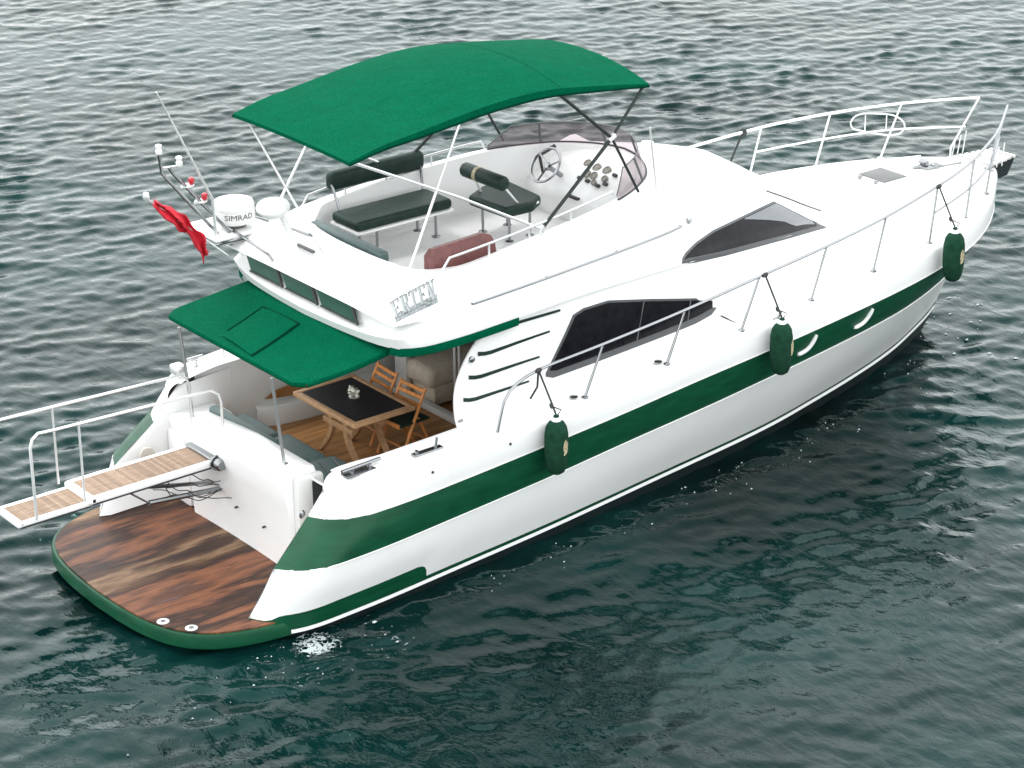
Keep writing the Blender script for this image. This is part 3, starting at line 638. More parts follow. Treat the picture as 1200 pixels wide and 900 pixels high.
shell_patch(8.32, 9.56, lambda x: float(np.interp(x, [8.32, 9.2, 9.56], [.88, .30, .46])), lambda x: max(.52, 1-.036/hgt(x)), .022, 'interior_patch', PALEIN, uw, .004)  # grey patch added over the pane, painting in the interior seen through it
# windscreen cover seam
sm = [(8.98, -.62, 2.925), (9.25, -.60, 2.80), (9.6, -.66, 2.64), (9.92, -.70, 2.44)]
MB().tube(cr([(9.0, -.70, 2.86), (9.25, -.76, 2.74), (9.55, -.80, 2.585), (9.88, -.72, 2.425)], 14), .012, 6).pair('cover_seam', GREY, fly)
# long grab rail along the roof side
def side_pt(x, z, off=0):
    a = np.array([np.interp(x, R3[12:, 0], R3[12:, k]) for k in (1, 2)]); d = np.array([np.interp(x, R5[12:, 0], R5[12:, k]) for k in (1, 2)])
    t = (z-a[1])/(d[1]-a[1]); return -(a[0]+(d[0]-a[0])*t)-off
gr = [(x, side_pt(x, 2.96, .035), 2.96+.006*(x-4)) for x in np.linspace(4.0, 7.2, 16)]
m_ = MB().tube(gr, .013, 6)
for q in gr[::5]: m_.tube([q, (q[0], q[1]+.04, q[2])], .01, 6)
m_.pair('grab_rail', STEEL, fly)
MB().lathe((7.38, side_pt(7.38, 2.98), 2.98), [(.035, -.02), (.035, .02), (.02, .045)], 12, (0, -1, .3)).pair('side_light', STEEL, fly)
# low rails on the coaming
def top_pt(x, k=6, dz=0):
    r_ = R6; return (x, float(np.interp(x, r_[12:, 0], r_[12:, 1]))-.06, float(np.interp(x, r_[12:, 0], r_[12:, 2]))+dz)
for s in (-1, 1):
    m_ = MB(); pts = [top_pt(x, dz=.12) for x in np.linspace(3.95, 6.25, 16)]
    pts = [(3.85,)+top_pt(3.9, dz=0)[1:]]+pts+[(6.3,)+top_pt(6.3, dz=.02)[1:]]
    m_.tube([(p[0], s*p[1], p[2]) for p in pts], .014, 8)
    for x in (4.45, 5.0, 5.6): q = top_pt(x); m_.tube([(q[0], s*q[1], q[2]-.01), (q[0], s*q[1], q[2]+.12)], .012, 6)
    m_.build('coaming_rail', RAILW, fly)
# lettering on the starboard wing
SERIF = {
 'E': [(0, 0, .62, .07), (0, .93, .62, 1), (.1, 0, .27, 1), (.27, .47, .45, .55), (.55, 0, .62, .25), (.55, .75, .62, 1), (.42, .38, .47, .64)],
 'R': [(0, 0, .36, .07), (0, .93, .5, 1), (.1, 0, .27, 1), (.27, .47, .5, .54), (.45, .52, .60, .95), (.45, 0, .70, .07)],
 'T': [(.0, .93, .66, 1), (.0, .75, .06, 1), (.6, .75, .66, 1), (.25, 0, .41, 1), (.13, 0, .53, .07)],
 'N': [(0, 0, .26, .07), (0, .93, .26, 1), (.1, 0, .16, 1), (.5, .0, .56, 1), (.42, .93, .68, 1)]}
DIAG = {'R': [((.28, .5), (.45, .5), (.66, 0), (.48, 0))], 'N': [((.06, 1), (.24, 1), (.56, 0), (.40, 0))]}
def lettering(text, org, e1, e2, w, h, gap, off):
    mb = MB(); org, e1, e2 = Vector(org), Vector(e1).normalized(), Vector(e2).normalized(); nn = e1.cross(e2); x = 0
    for ch in text:
        for (a, b_, c, d) in SERIF[ch]:
            q = [org+e1*(x+u*w)+e2*(v*h)+nn*off for u, v in ((a, b_), (c, b_), (c, d), (a, d))]; mb.slab(q, nn*.004); off += .00012
        for qd in DIAG.get(ch, []):
            q = [org+e1*(x+u*w)+e2*(v*h)+nn*off for u, v in qd]; mb.slab(q, nn*.004); off += .00012
        x += w*.66+gap
    return mb, x
L1, L2 = (.568, .042, .059), (.096, .214, .171)
LO = Vector((3.066, -1.603, 3.011))+Vector(L2)*.16
ng = Vector(L1).normalized().cross(Vector(L2).normalized())
name = empty('boat_name', (0, 0, 0), yacht)
bv_ = shell
def hug(ob, off, cuts=2):
    """press a thin lettering mesh onto the moulding"""
    bm = bmesh.new(); bm.from_mesh(ob.data); bmesh.ops.subdivide_edges(bm, edges=bm.edges[:], cuts=cuts, use_grid_fill=True)
    for v in bm.verts:
        h = bv_.ray_cast(v.co+ng*.4, -ng)
        if h[0] is not None: v.co = h[0]+ng*(off+.0006*((v.co-LO).dot(ng) > .0225))
    bm.to_mesh(ob.data); bm.free()
mb, wd = lettering('ERTEN', LO, L1, L2, .152, .235, .012, .02); hug(mb.build('grey_letters', LETG, name, smooth=False), .003)
mb, wd = lettering('ERTEN', Vector(LO)+Vector(L1).normalized()*-.010+Vector(L2).normalized()*.008, L1, L2, .145, .215, .0165, .02); hug(mb.build('pale_letters', LETP, name, smooth=False), .005)
e1, e2 = Vector(L1).normalized(), Vector(L2).normalized(); q0 = Vector(LO)+ng*.018
hug(MB().slab([q0-e2*.045, q0+e1*(wd)-e2*.045, q0+e1*(wd)+e2*.055, q0+e2*.055], ng*.002).build('grey_plate', LETM, name, smooth=False), .0015, 6)

# tinted wind deflector round the flybridge nose
i0 = [i for i in range(12, len(R6)) if R6[i][0] > 6.28]
base = [lerp(R6[i], R7[i], .45) for i in i0]; base = [(p[0], p[1], p[2]+.0) for p in base]
full = [(p[0], -p[1], p[2]) for p in base]+[(p[0], p[1], p[2]) for p in base[-2::-1]]
m_ = MB(); nF = len(full); top = []
for k, p in enumerate(full):
    t = k/(nF-1); e = min(1, min(t, 1-t)/.10+.18); dirn = Vector((p[0]-5.9, p[1]*.9, 0)).normalized()
    h = .27*e; top.append((p[0]-dirn.x*.10*e, p[1]-dirn.y*.10*e, p[2]+h))
m_.grid([full, [tuple(lerp(a, b_, .5)+np.array([0, 0, .0])) for a, b_ in zip(full, top)], top])
ws = m_.build('wind_deflector', ACRYL, yacht, ang=60)
m_ = MB(); m_.tube(top, .008, 6)
for k in (int(nF*.20), int(nF*.42), int(nF*.58), int(nF*.80)): m_.tube([full[k], top[k]], .014, 6)
m_.build('deflector_trim', GREY, ws)
MB().tube(full, .015, 6).build('base_seal', BLACK, ws)
MB().lathe((7.72, -.05, 3.45), [(.10, 0), (.10, .05), (.07, .11), (.01, .13)], 20).build('nose_cowl', WHITE, fly)
MB().lathe((7.6, -.62, 3.36), [(.12, 0), (.12, .06), (.08, .13), (.01, .15)], 20, squash=1.3).build('nose_cowl', WHITE, fly)

# helm console
hc = empty('helm_console', (0, 0, 0), yacht)
pr_ = [(6.72, 2.76), (6.62, 3.02), (6.66, 3.14), (6.82, 3.22), (6.95, 3.36), (7.2, 3.46), (7.36, 3.50)]
m_ = MB(); ys = np.linspace(-.5, 1.0, 12)
m_.grid([[(a+.18*max(0, abs(y-.25)-.35), y, b_-(.05 if abs(y-.25) > .7 else 0)) for a, b_ in pr_] for y in ys])
for y in (-.5, 1.0):
    m_.add([(a+.18*max(0, abs(y-.25)-.35), y, b_-.05) for a, b_ in pr_]+[(7.3, y, 2.76)], [tuple(range(8))])
m_.build('console_moulding', WHITE, hc, ang=50)
wc, wa = Vector((6.60, .42, 3.40)), Vector((-.80, 0, .60)).normalized()
u, v = Vector((0, 1, 0)), wa.cross(Vector((0, 1, 0)))
m_ = MB().tube([wc+(u*math.cos(a)+v*math.sin(a))*.21 for a in np.linspace(0, 2*math.pi, 33)[:-1]], .016, 8, closed=True)
for a in (R(90), R(210), R(330)): m_.tube([wc-wa*.04, wc+(u*math.cos(a)+v*math.sin(a))*.21], .012, 6)
m_.tube([wc-wa*.30, wc-wa*.02], .03, 10); m_.lathe(wc-wa*.05, [(.05, 0), (.05, .02), (.03, .035)], 14, wa)
m_.build('steering_wheel', STEEL, hc)
def on_dash(y, t): # point on the sloping dash
    p = lerp((6.82, 0, 3.22), (6.95, 0, 3.36), t) if t <= 1 else lerp((6.95, 0, 3.36), (7.2, 0, 3.46), t-1)
    return Vector((p[0], y, p[2]))
dn = Vector((-.6, 0, .8)).normalized()
m_ = MB()
for (y, t, r_) in [(.05, .7, .05), (-.06, .75, .05), (.0, 1.25, .055), (-.16, 1.3, .055), (.18, 1.3, .05), (-.24, .8, .042), (-.12, .35, .035)]:
    q = on_dash(y, t); m_.lathe(q, [(r_, -.01), (r_, .016), (r_*.8, .02), (r_*.75, .012)], 16, dn)
m_.build('gauge', GAUGE, hc)
for (y, t) in [(.12, .3), (-.02, .3), (-.2, .25), (-.33, 1.2), (-.3, .5)]:
    m_ = MB(); q = on_dash(y, t); m_.box((-.02, -.035, -.01), (.02, .035, .02), .006, Matrix.Translation(q) @ Vector((0, 0, 1)).rotation_difference(dn).to_matrix().to_4x4())
    m_.build('switch', BLACK, hc)
MB().box((6.62, -.12, 3.105), (6.75, .06, 3.135), .006).build('switch_panel', BLACK, hc)
m_ = MB().tube([(6.75, .66, 3.22), (6.70, .66, 3.44)], .018).tube([(6.70, .66, 3.44), (6.9, .62, 3.52)], .024).build('throttle_lever', BLACK, hc)
MB().lathe((6.72, .80, 3.08), [(.08, -.02), (.08, .01), (.05, .02)], 16, (-1, 0, .1)).build('speaker', BUFF, hc)

# seats on the flybridge
def roll(p, q, r_, n=12, e=.35): # padded roll
    p, q = Vector(p), Vector(q); ts = [0, .01, .04, .5, .96, .99, 1]; rr = [r_*.55, r_*.85, r_, r_, r_, r_*.85, r_*.55]
    return MB().tube([p.lerp(q, t) for t in ts], rr, n)
be = empty('bench_seat', (4.78, .92, 2.77), yacht); be_off = Vector((4.78, .92, 2.77))
def loc(ob, off): # children of an offset empty keep world coordinates
    ob.data.transform(Matrix.Translation(-off)); return ob
loc(MB().box((4.10, .58, 3.10), (5.40, 1.10, 3.22), .045, seg=3).build('cushion', VINYL, be, ang=60), be_off)
loc(MB().box((4.09, .57, 3.07), (5.41, 1.11, 3.102), .012).build('seat_tray', WHITE, be), be_off)
loc(MB().box((4.2, 1.22, 3.38), (5.5, 1.36, 3.60), .06, seg=3).build('backrest', VINYL, be, ang=60), be_off)
for q in ([(4.25, 1.09, 3.09), (4.22, 1.29, 3.55)], [(5.36, 1.09, 3.09), (5.46, 1.29, 3.55)]): loc(MB().tube(q, .016).build('back_support', STEEL, be), be_off)
for x, y in ((4.4, 1.0), (4.42, .68), (5.2, 1.0), (5.24, .70)):
    loc(MB().tube([(x, y, 2.775), (x, y, 3.07)], .016).lathe((x, y, 2.772), [(.05, 0), (.05, .006), (.02, .015)], 12).build('leg', STEEL, be), be_off)
MB().box((4.28, .85, 2.9), (4.3, .9, 2.95)).v
he = empty('helm_seat', (5.9, .28, 2.77), yacht); he_off = Vector((5.9, .28, 2.77))
m_ = MB().slab([(5.56, .52, 3.115), (5.60, -.12, 3.115), (5.98, -.14, 3.115), (6.20, .0, 3.115), (6.24, .62, 3.115), (5.9, .70, 3.115)], (0, 0, .125))
ob = loc(m_.build('cushion', VINYL, he, ang=30), he_off); bv = ob.modifiers.new('soft', 'BEVEL'); bv.width = .04; bv.segments = 3; bv.limit_method = 'ANGLE'
loc(roll((5.62, .66, 3.50), (5.64, -.06, 3.50), .085).build('backrest', VINYL, he, ang=60), he_off)
loc(roll((5.618, .42, 3.503), (5.622, .37, 3.503), .088).build('backrest_emblem', YELLOW, he, ang=60), he_off)
for q in ([(5.64, .54, 3.5), (5.80, .52, 3.12)], [(5.64, .02, 3.5), (5.9, -.06, 3.14), (6.1, -.08, 3.2)]): loc(MB().tube(q, .014).build('back_support', RAILW, he), he_off)
for x, y in ((5.75, .5), (5.78, .05), (6.1, .5), (6.08, .06)):
    loc(MB().tube([(x, y, 2.775), (x, y, 3.10)], .015).lathe((x, y, 2.772), [(.05, 0), (.05, .006), (.02, .015)], 12).build('leg', STEEL, he), he_off)
# aft settee pad just inside the wing
MB().box((3.74, -.35, 3.02), (3.87, 1.0, 3.215), .04, seg=3).build('aft_backrest', VINYLG, fly, ang=60)
# raised red-brown hatch lid on the starboard side
hl = empty('stair_hatch', (4.5, -1.0, 2.77), yacht); ho = Vector((4.5, -1.0, 2.77))
oo = [(3.86, -.98, 3.10), (3.86, -.98, 3.34), (3.93, -.97, 3.40), (4.60, -.97, 3.43), (4.70, -.985, 3.39), (4.74, -1.0, 3.30), (4.74, -1.06, 2.95), (3.86, -1.06, 2.95)]
loc(MB().slab(oo, (0, -.05, 0)).build('lid', REDV, hl, ang=25), ho)
loc(MB().box((4.745, -1.08, 2.9), (4.785, -1.02, 3.22), .008).box((4.70, -1.12, 3.0), (4.74, -1.08, 3.16), .004).build('lid_bracket', INNER, hl), ho)

# ------------------------------------------------------------------ bimini
bi = empty('bimini', (5.1, 0, 2.77), yacht); bo = Vector((5.1, 0, 2.77))
prof = cr([(2.90, 0, 4.58), (3.3, 0, 4.67), (3.8, 0, 4.735), (4.36, 0, 4.81), (4.85, 0, 4.855), (5.4, 0, 4.86), (6.0, 0, 4.79), (6.78, 0, 4.675)], 40)
bows_x = [2.95, 4.4, 5.5, 6.75]
crown = lambda x: float(np.interp(x, [2.9, 3.4, 4.3, 5.4, 6.8], [.02, .045, .09, .155, .17]))
def bim_pt(i, t, dz=0):
    p = prof[i]; hw = 1.08+.07*(i/39); sag = .02*math.sin(math.pi*np.clip((p[0]-2.95)/1.45 % 1.0, 0, 1))
    return (p[0], t*hw, p[2]+crown(p[0])*(1-abs(t)**2.2)-sag*(1-abs(t)**3)*.6+dz)
ts = np.linspace(-1, 1, 17)
m_ = MB(); m_.grid([[bim_pt(i, t) for t in ts] for i in range(40)])
m_.grid([[bim_pt(i, t, -.015) for t in ts] for i in range(40)], True)
# valance
for s in (-1, 1):
    m_.grid([[bim_pt(i, s), (bim_pt(i, s)[0], bim_pt(i, s)[1]+s*.006, bim_pt(i, s)[2]-.03-.05*math.sin(math.pi*i/39))] for i in range(40)])
for i in (0, 39):
    m_.grid([[bim_pt(i, t), tuple(np.array(bim_pt(i, t))+np.array([0, 0, -.04]))] for t in ts])
loc(m_.build('canopy', CANVAS, bi, ang=50), bo)
m_ = MB()
for s in (-1, 1):
    m_.tube([tuple(np.array(bim_pt(i, s))+np.array([0, s*.004, -.03-.05*math.sin(math.pi*i/39)])) for i in range(40)], .014, 6)
for i in (27,):
    m_.tube([tuple(np.array(bim_pt(i, t))+np.array([0, 0, -.0005])) for t in ts], .003, 5)
loc(m_.build('canopy_hem', CANVASD, bi), bo)
def yb(x): return 1.06+.07*(x-2.9)/3.9
PV = (5.17, 1.30, 3.42)
tubes_w = MB()
X6 = (6.2, 1.22, 4.20)
bt = lambda x, s, dz=-.04: (x, s*yb(x), float(np.interp(x, prof[:, 0], prof[:, 2]))+dz)
for s in (-1, 1):
    f = lambda p: (p[0], s*p[1], p[2]); tubes_b = MB()
    tubes_w.tube([f(PV), f((4.2, 1.19, 3.95)), bt(2.97, s)], .016, 8)                       # aft bow leg
    tubes_b.tube([f(PV), f(X6)], .020, 8)                                                   # main leg
    tubes_b.tube([f(X6), bt(6.72, s, -.03)], .017, 8)
    tubes_b.tube([f(X6), bt(5.52, s, -.03)], .020, 8)
    tubes_b.tube([f(X6), f((6.60, 1.20, 3.50))], .015, 8)
    loc(tubes_b.build('sleeved_tube', SLEEVE, bi), bo)
    tubes_w.lathe(f(X6), [(.03, -.05), (.03, .05)], 10, (1, 0, .6))
    tubes_w.lathe(f(PV), [(.03, -.05), (.035, 0), (.03, .04)], 10, (0, 0, 1))
    tubes_w.tube([bt(4.30, s), f((3.41, 1.26, 3.22))], .016, 8)                              # aft stay
tubes_w.tube([(2.97, y, 4.545+.02*(1-(y/1.1)**2)) for y in np.linspace(-1.06, 1.06, 9)], .016, 8)
for x in (4.3, 5.52, 6.72):
    z = float(np.interp(x, prof[:, 0], prof[:, 2]))-.03; tubes_w.tube([(x, y, z+(crown(x)-.02)*(1-(y/1.15)**2)) for y in np.linspace(-yb(x), yb(x), 9)], .014, 8)
tubes_w.tube([(3.0, .98, 4.54), (3.33, .06, 3.15)], .016, 8)
tubes_w.lathe((3.33, .06, 3.13), [(.05, 0), (.05, .01), (.02, .02), (.02, .14)], 10, (-.2, .3, 1))
loc(tubes_w.build('bow_tube', RAILW, bi), bo)

# ------------------------------------------------------------------ cockpit awning
aw = empty('cockpit_awning', (2.6, 0, 1.4), yacht); ao = Vector((2.6, 0, 1.4))
def aw_pt(a, t, dz=0):
    x0 = 1.99+.05*t*t; x1 = 3.07+.26*t**4; x = x0+(x1-x0)*a; hw = 1.30+.04*math.sin(a*3); rr = .10*max(0, abs(t)-.93)/.07*max(0, 1-a/.12)
    return (x+rr, t*hw, 2.47+.13*a+.035*(1-t*t)-.015*math.sin(math.pi*a)+dz)
aa = np.linspace(0, 1, 14); ts = np.linspace(-1, 1, 25)
m_ = MB(); m_.grid([[aw_pt(a, t) for t in ts] for a in aa])
ed = [aw_pt(0, t) for t in ts]; m_.grid([ed, [(p[0]-.012, p[1], p[2]-.03) for p in ed], [(p[0]+.005, p[1]*.995, p[2]-.055) for p in ed]])
for s in (-1, 1):
    e = [aw_pt(a, s) for a in aa]; m_.grid([e, [(p[0], p[1]+s*.012, p[2]-.03) for p in e], [(p[0], p[1]-s*.005, p[2]-.06) for p in e]])
loc(m_.build('canopy', CANVAS, aw, ang=60), ao)
# zipped flap
m_ = MB()
fx = lambda x, y: aw_pt(np.clip((x-1.99)/1.06, 0, 1), y/1.32)[2]
q = [(2.78, .50), (2.80, -.17), (2.05, -.42)]
for k in range(2):
    (xa, ya), (xb, yb_) = q[k], q[k+1]; m_.tube([(xa+(xb-xa)*t, ya+(yb_-ya)*t, fx(xa+(xb-xa)*t, ya+(yb_-ya)*t)+.004) for t in np.linspace(0, 1, 10)], .016, 6)
m_.tube([(2.78+(2.22-2.78)*t, .5+(.30-.5)*t, fx(2.78-.56*t, .5-.2*t)+.002) for t in np.linspace(0, 1, 10)], .013, 6)
loc(m_.build('flap_seam', CANVASD, aw), ao)
gp = MB(); gg = []
for a in np.linspace(0, 1, 8):
    gg.append([(x, y, fx(x, y)+.008+.014*math.sin(math.pi*t)) for t in np.linspace(0, 1, 8) for (x, y) in [tuple(lerp(lerp((2.10, .24), (2.05, -.41), t), lerp((2.77, .48), (2.79, -.16), t), a))]])
loc(MB().grid(gg).build('flap', CANVAS, aw), ao)
for s in (-1, 1):
    loc(MB().tube([(2.08, s*.9, 1.44-(.09 if s > 0 else 0)), (1.98, s*.9, 2.44)], .017, 8).lathe((2.08, s*.9, 1.44-(.09 if s > 0 else 0)), [(.045, -.01), (.045, .015), (.02, .03)], 12).build('support_pole', POLE, aw), ao)

# ------------------------------------------------------------------ radar platform, domes, mast
rp_ = empty('radar_platform', (3.1, 1.6, 3.0), yacht); ro = Vector((3.1, 1.6, 3.0))
loc(MB().box((2.74, 1.30, 3.10), (3.50, 2.0, 3.135), .015).build('platform_panel', WHITE, rp_), ro)
m_ = MB().tube([(2.70, 1.98, 3.08), (2.70, 1.36, 3.08), (2.76, 1.28, 3.08), (3.3, 1.28, 3.06), (3.5, .9, 3.17)], .016, 8)
m_.tube([(3.05, 1.66, 3.16), (2.96, .62, 3.12), (2.98, .55, 3.05)], .016, 8).tube([(3.44, 1.68, 3.16), (3.52, .66, 3.20), (3.54, .6, 3.16)], .016, 8)
m_.tube([(2.80, 1.62, 3.08), (3.0, 1.40, 3.0)], .014, 8).tube([(3.3, 1.62, 3.08), (3.3, 1.38, 3.04)], .014, 8)
loc(m_.build('platform_tube', STEEL, rp_), ro)
loc(MB().box((3.25, .2, 3.17), (3.29, .62, 3.20), .008).build('strap', GREY, rp_), ro)
rd = empty('radar_dome', (3.15, 1.58, 3.14), yacht); do = Vector((3.15, 1.58, 3.14))
prof_r = [(.20, .02), (.255, .035), (.272, .07), (.278, .10), (.278, .19), (.272, .195), (.276, .205), (.272, .27), (.255, .30), (.20, .318), (.08, .328), (.01, .33)]
prof_r = [(a*.83, b_*.86) for a, b_ in prof_r]
loc(MB().lathe(do+Vector((0, 0, .03)), prof_r, 40).build('dome_shell', DOME, rd, ang=40), do)
loc(MB().lathe(do, [(.13, 0), (.13, .05), (.18, .06)], 20).build('dome_foot', GREY, rd), do)
# raised lettering wrapped round the radar dome
def text_mesh(s, size):
    cu = bpy.data.curves.new('lettering', 'FONT'); cu.body = s; cu.size = size; cu.extrude = .0; cu.resolution_u = 3; cu.align_x = 'CENTER'; cu.align_y = 'CENTER'
    to = bpy.data.objects.new('lettering', cu); col.objects.link(to)
    dg = bpy.context.evaluated_depsgraph_get(); me2 = bpy.data.meshes.new_from_object(to.evaluated_get(dg))
    bpy.data.objects.remove(to); bpy.data.curves.remove(cu); return me2
tm = text_mesh('SIMRAD', .088)
bm = bmesh.new(); bm.from_mesh(tm); bmesh.ops.subdivide_edges(bm, edges=bm.edges[:], cuts=1)
for vtx in bm.verts:
    a = R(-106)+vtx.co.x*1.12/.233; vtx.co = Vector((.233*math.cos(a), .233*math.sin(a), .155+vtx.co.y))
bm.to_mesh(tm); bm.free(); tm.materials.append(LETB); tm.name = 'brand_lettering'
to = bpy.data.objects.new('brand_lettering', tm); col.objects.link(to); to.parent = rd
sa = empty('satellite_dome', (3.14, .62, 3.1), yacht); so = Vector((3.14, .62, 3.1))
loc(MB().lathe(so+Vector((-.08, 0, .42)), [(.06, 0), (.13, .03), (.18, .09), (.185, .115), (.17, .145), (.12, .165), (.01, .172)], 32, (-.12, -.1, 1)).build('dish_cover', DOME, sa, ang=50), so)
loc(MB().tube([so+Vector((.14, -.12, .0)), so+Vector((.0, -.0, .45))], .035, 10).lathe(so+Vector((.14, -.12, -.02)), [(.06, 0), (.06, .02), (.035, .04)], 12).build('dish_stalk', DOME, sa), so)
MB().tube([(2.80, 1.4, 3.14), (2.78, 1.4, 3.57), (2.18, 1.4, 4.88)], [.02, .018, .010], 8).build('whip_antenna', RAILW, yacht)
MB().lathe((7.03, -1.02, 3.05), [(.045, -.02), (.045, .015), (.02, .03)], 12).tube([(7.03, -1.02, 3.05), (7.00, -1.02, 3.5), (6.93, -1.0, 4.12)], [.016, .013, .010], 8).build('whip_antenna', RAILW, yacht)
lm = empty('light_mast', (2.68, 1.3, 3.14), yacht); lo_ = Vector((2.68, 1.3, 3.14))
A0, A1 = Vector((2.86, 1.47, 3.14)), Vector((2.21, 1.45, 3.97))
loc(MB().tube([A0, A0.lerp(A1, .5), A1, A1+Vector((-.02, 0, .22))], .02, 8).tube([A0+Vector((.13, -.04, 0)), A1+Vector((.11, -.04, -.01)), A1+Vector((.07, -.03, .06))], .02, 8).build('mast_tube', STEEL, lm), lo_)
Q1, Q2 = Vector((2.54, 1.41, 3.78)), Vector((2.69, 1.41, 3.57))
for q in ([A1+Vector((.0, 0, .06)), A1+Vector((.19, -.05, .06))], [Q1+Vector((-.14, 0, 0)), Q1], [Q2+Vector((-.14, 0, 0)), Q2]): loc(MB().tube(q, .013, 6).build('lamp_bracket', RAILW, lm), lo_)
for q in (A1+Vector((-.02, 0, .22)), A1+Vector((.19, -.05, .06))):
    loc(MB().lathe(q, [(.034, 0), (.038, .02), (.038, .04), (.03, .045), (.03, .08), (.038, .085), (.034, .10), (.01, .11)], 14).build('white_lamp', DOME, lm), lo_)
for q in (Q1+Vector((0, 0, .01)), Q2+Vector((0, 0, .01))):
    loc(MB().lathe(q, [(.022, 0), (.032, .012), (.036, .04), (.03, .07), (.012, .08)], 14).build('red_lamp', REDL, lm), lo_)
    loc(MB().lathe(q+Vector((-.03, .03, -.02)), [(.07, 0), (.07, .01), (.04, .016)], 14, (0, 0, 1)).build('lamp_plate', DOME, lm), lo_)
# flag staff
MB().tube([(2.70, 1.02, 3.05), (1.76, 1.02, 3.90)], .013, 8).lathe((1.76, 1.02, 3.90), [(.03, -.01), (.04, .02), (.03, .06), (.01, .07)], 12).build('flag_staff', RAILW, yacht)
fm = MB(); g4 = []
spine = cr([(1.84, 1.0, 3.84), (2.0, .99, 3.70), (2.14, .98, 3.56), (2.27, .97, 3.40), (2.36, .96, 3.25), (2.40, .95, 3.12)], 30)
for i, p in enumerate(spine):
    w = .04+.045*math.sin(i*.35)**2*(.5+i/40)+.02*(i > 5); g4.append([])
    for j, t in enumerate(np.linspace(-1, 1, 11)):
        fold = .045*math.sin(t*5+i*.33); g4[-1].append((p[0]+t*w*.55+fold*.4, p[1]+fold+.02*math.sin(i*.5), p[2]+t*w*.6+.02*math.sin(t*4+i*.25)))
fm.grid(g4); fl_o = fm.build('flag', RED, None, ang=80); tag(fl_o, 'red flag hanging furled from the slanted staff beside the radar dome', 'flag')
sld = fl_o.modifiers.new('cloth', 'SOLIDIFY'); sld.thickness = .006

# ------------------------------------------------------------------ passerelle
pa = empty('passerelle', (2.0, .5, 1.12), yacht); po = Vector((2.0, .5, 1.12))
Y0, Y1 = .24, .80
m_ = MB().box((.44, Y0, 1.06), (2.10, Y0+.06, 1.13), .012).box((.44, Y1-.06, 1.06), (2.10, Y1, 1.13), .012).box((.42, Y0, 1.055), (.50, Y1, 1.125), .015).box((2.0, Y0, 1.05), (2.12, Y1, 1.12), .012)
m_.box((-.36, Y0+.03, 1.035), (.46, Y0+.08, 1.085), .01).box((-.36, Y1-.08, 1.035), (.46, Y1-.03, 1.085), .01).box((-.40, Y0+.03, 1.03), (-.33, Y1-.03, 1.085), .012)
loc(m_.build('frame', WHITE, pa), po)
loc(MB().box((.44, Y0-.004, 1.045), (2.0, Y0+.05, 1.062), .004).box((-.36, Y0+.026, 1.02), (.44, Y0+.07, 1.038), .004).build('rubbing_strip', BLACK, pa), po)
loc(MB().box((.49, Y0+.055, 1.085), (2.04, Y1-.055, 1.122)).box((-.34, Y0+.075, 1.05), (.45, Y1-.075, 1.075)).build('grating', GRATE, pa, smooth=False), po)
for y, x0, x1 in ((Y0, -.35, 2.05), (Y1, -.95, 2.0)):
    post0 = -.20 if y == Y0 else -.95
    z0, z1 = 2.02, 1.94
    pts = [(x1, y, 1.12), (x1, y, z1-.16), (x1-.03, y, z1-.06), (x1-.12, y, z1), (x1-.25, y, z1+.005)]
    mid = [(x, y, z1+.005+(z0-z1)*(x1-.25-x)/2.2) for x in np.linspace(x1-.5, post0+.25, 6)]
    end = [(post0+.10, y, z0-.0), (post0+.03, y, z0-.05), (post0, y, z0-.14), (post0, y, 1.09)]
    loc(MB().tube(pts+mid+end, .017, 8).tube([(.36, y, 1.12), (.36, y, z0-.02)], .013, 8).build('handrail', RAILW, pa), po)
m_ = MB().box((1.88, Y0+.02, 1.08), (2.02, Y1-.02, 1.155), .02).lathe((1.95, Y0-.03, 1.10), [(.07, 0), (.07, .06), (.05, .08)], 18, (0, -1, 0)).lathe((1.95, Y0+.0, 1.10), [(.09, 0), (.09, .02)], 18, (0, -1, 0))
loc(m_.build('hinge_block', STEEL, pa), po)
m_ = MB().tube([(2.06, .50, .74), (1.30, .48, .92), (.95, .48, 1.03)], .022, 8).tube([(2.04, .36, .72), (1.15, .33, .83)], .03, 8).tube([(1.15, .33, .83), (.90, .33, 1.04)], .012, 8)
loc(m_.build('hydraulic_ram', STEEL, pa), po)
m_ = MB(); rr = random.Random(5)
for k in range(6):
    s0 = Vector((2.02+rr.uniform(-.02, .03), rr.uniform(.08, .35), rr.uniform(.70, .86))); e0 = Vector((1.45+rr.uniform(-.2, .25), rr.uniform(.3, .5), rr.uniform(.80, .98)))
    pts = [s0.lerp(e0, t)+Vector((rr.uniform(-.03, .03), rr.uniform(-.03, .03), rr.uniform(-.035, .03)-.12*math.sin(math.pi*t)*(k % 3)/2)) for t in np.linspace(0, 1, 6)]
    m_.tube([tuple(p) for p in cr([tuple(p) for p in pts], 24)], .0055, 6)
loc(m_.build('hydraulic_hose', ROPE, pa), po)
loc(MB().lathe((1.72, .40, .97), [(.03, 0), (.03, .05), (.015, .07)], 12).build('blue_valve', BLUE, pa), po)

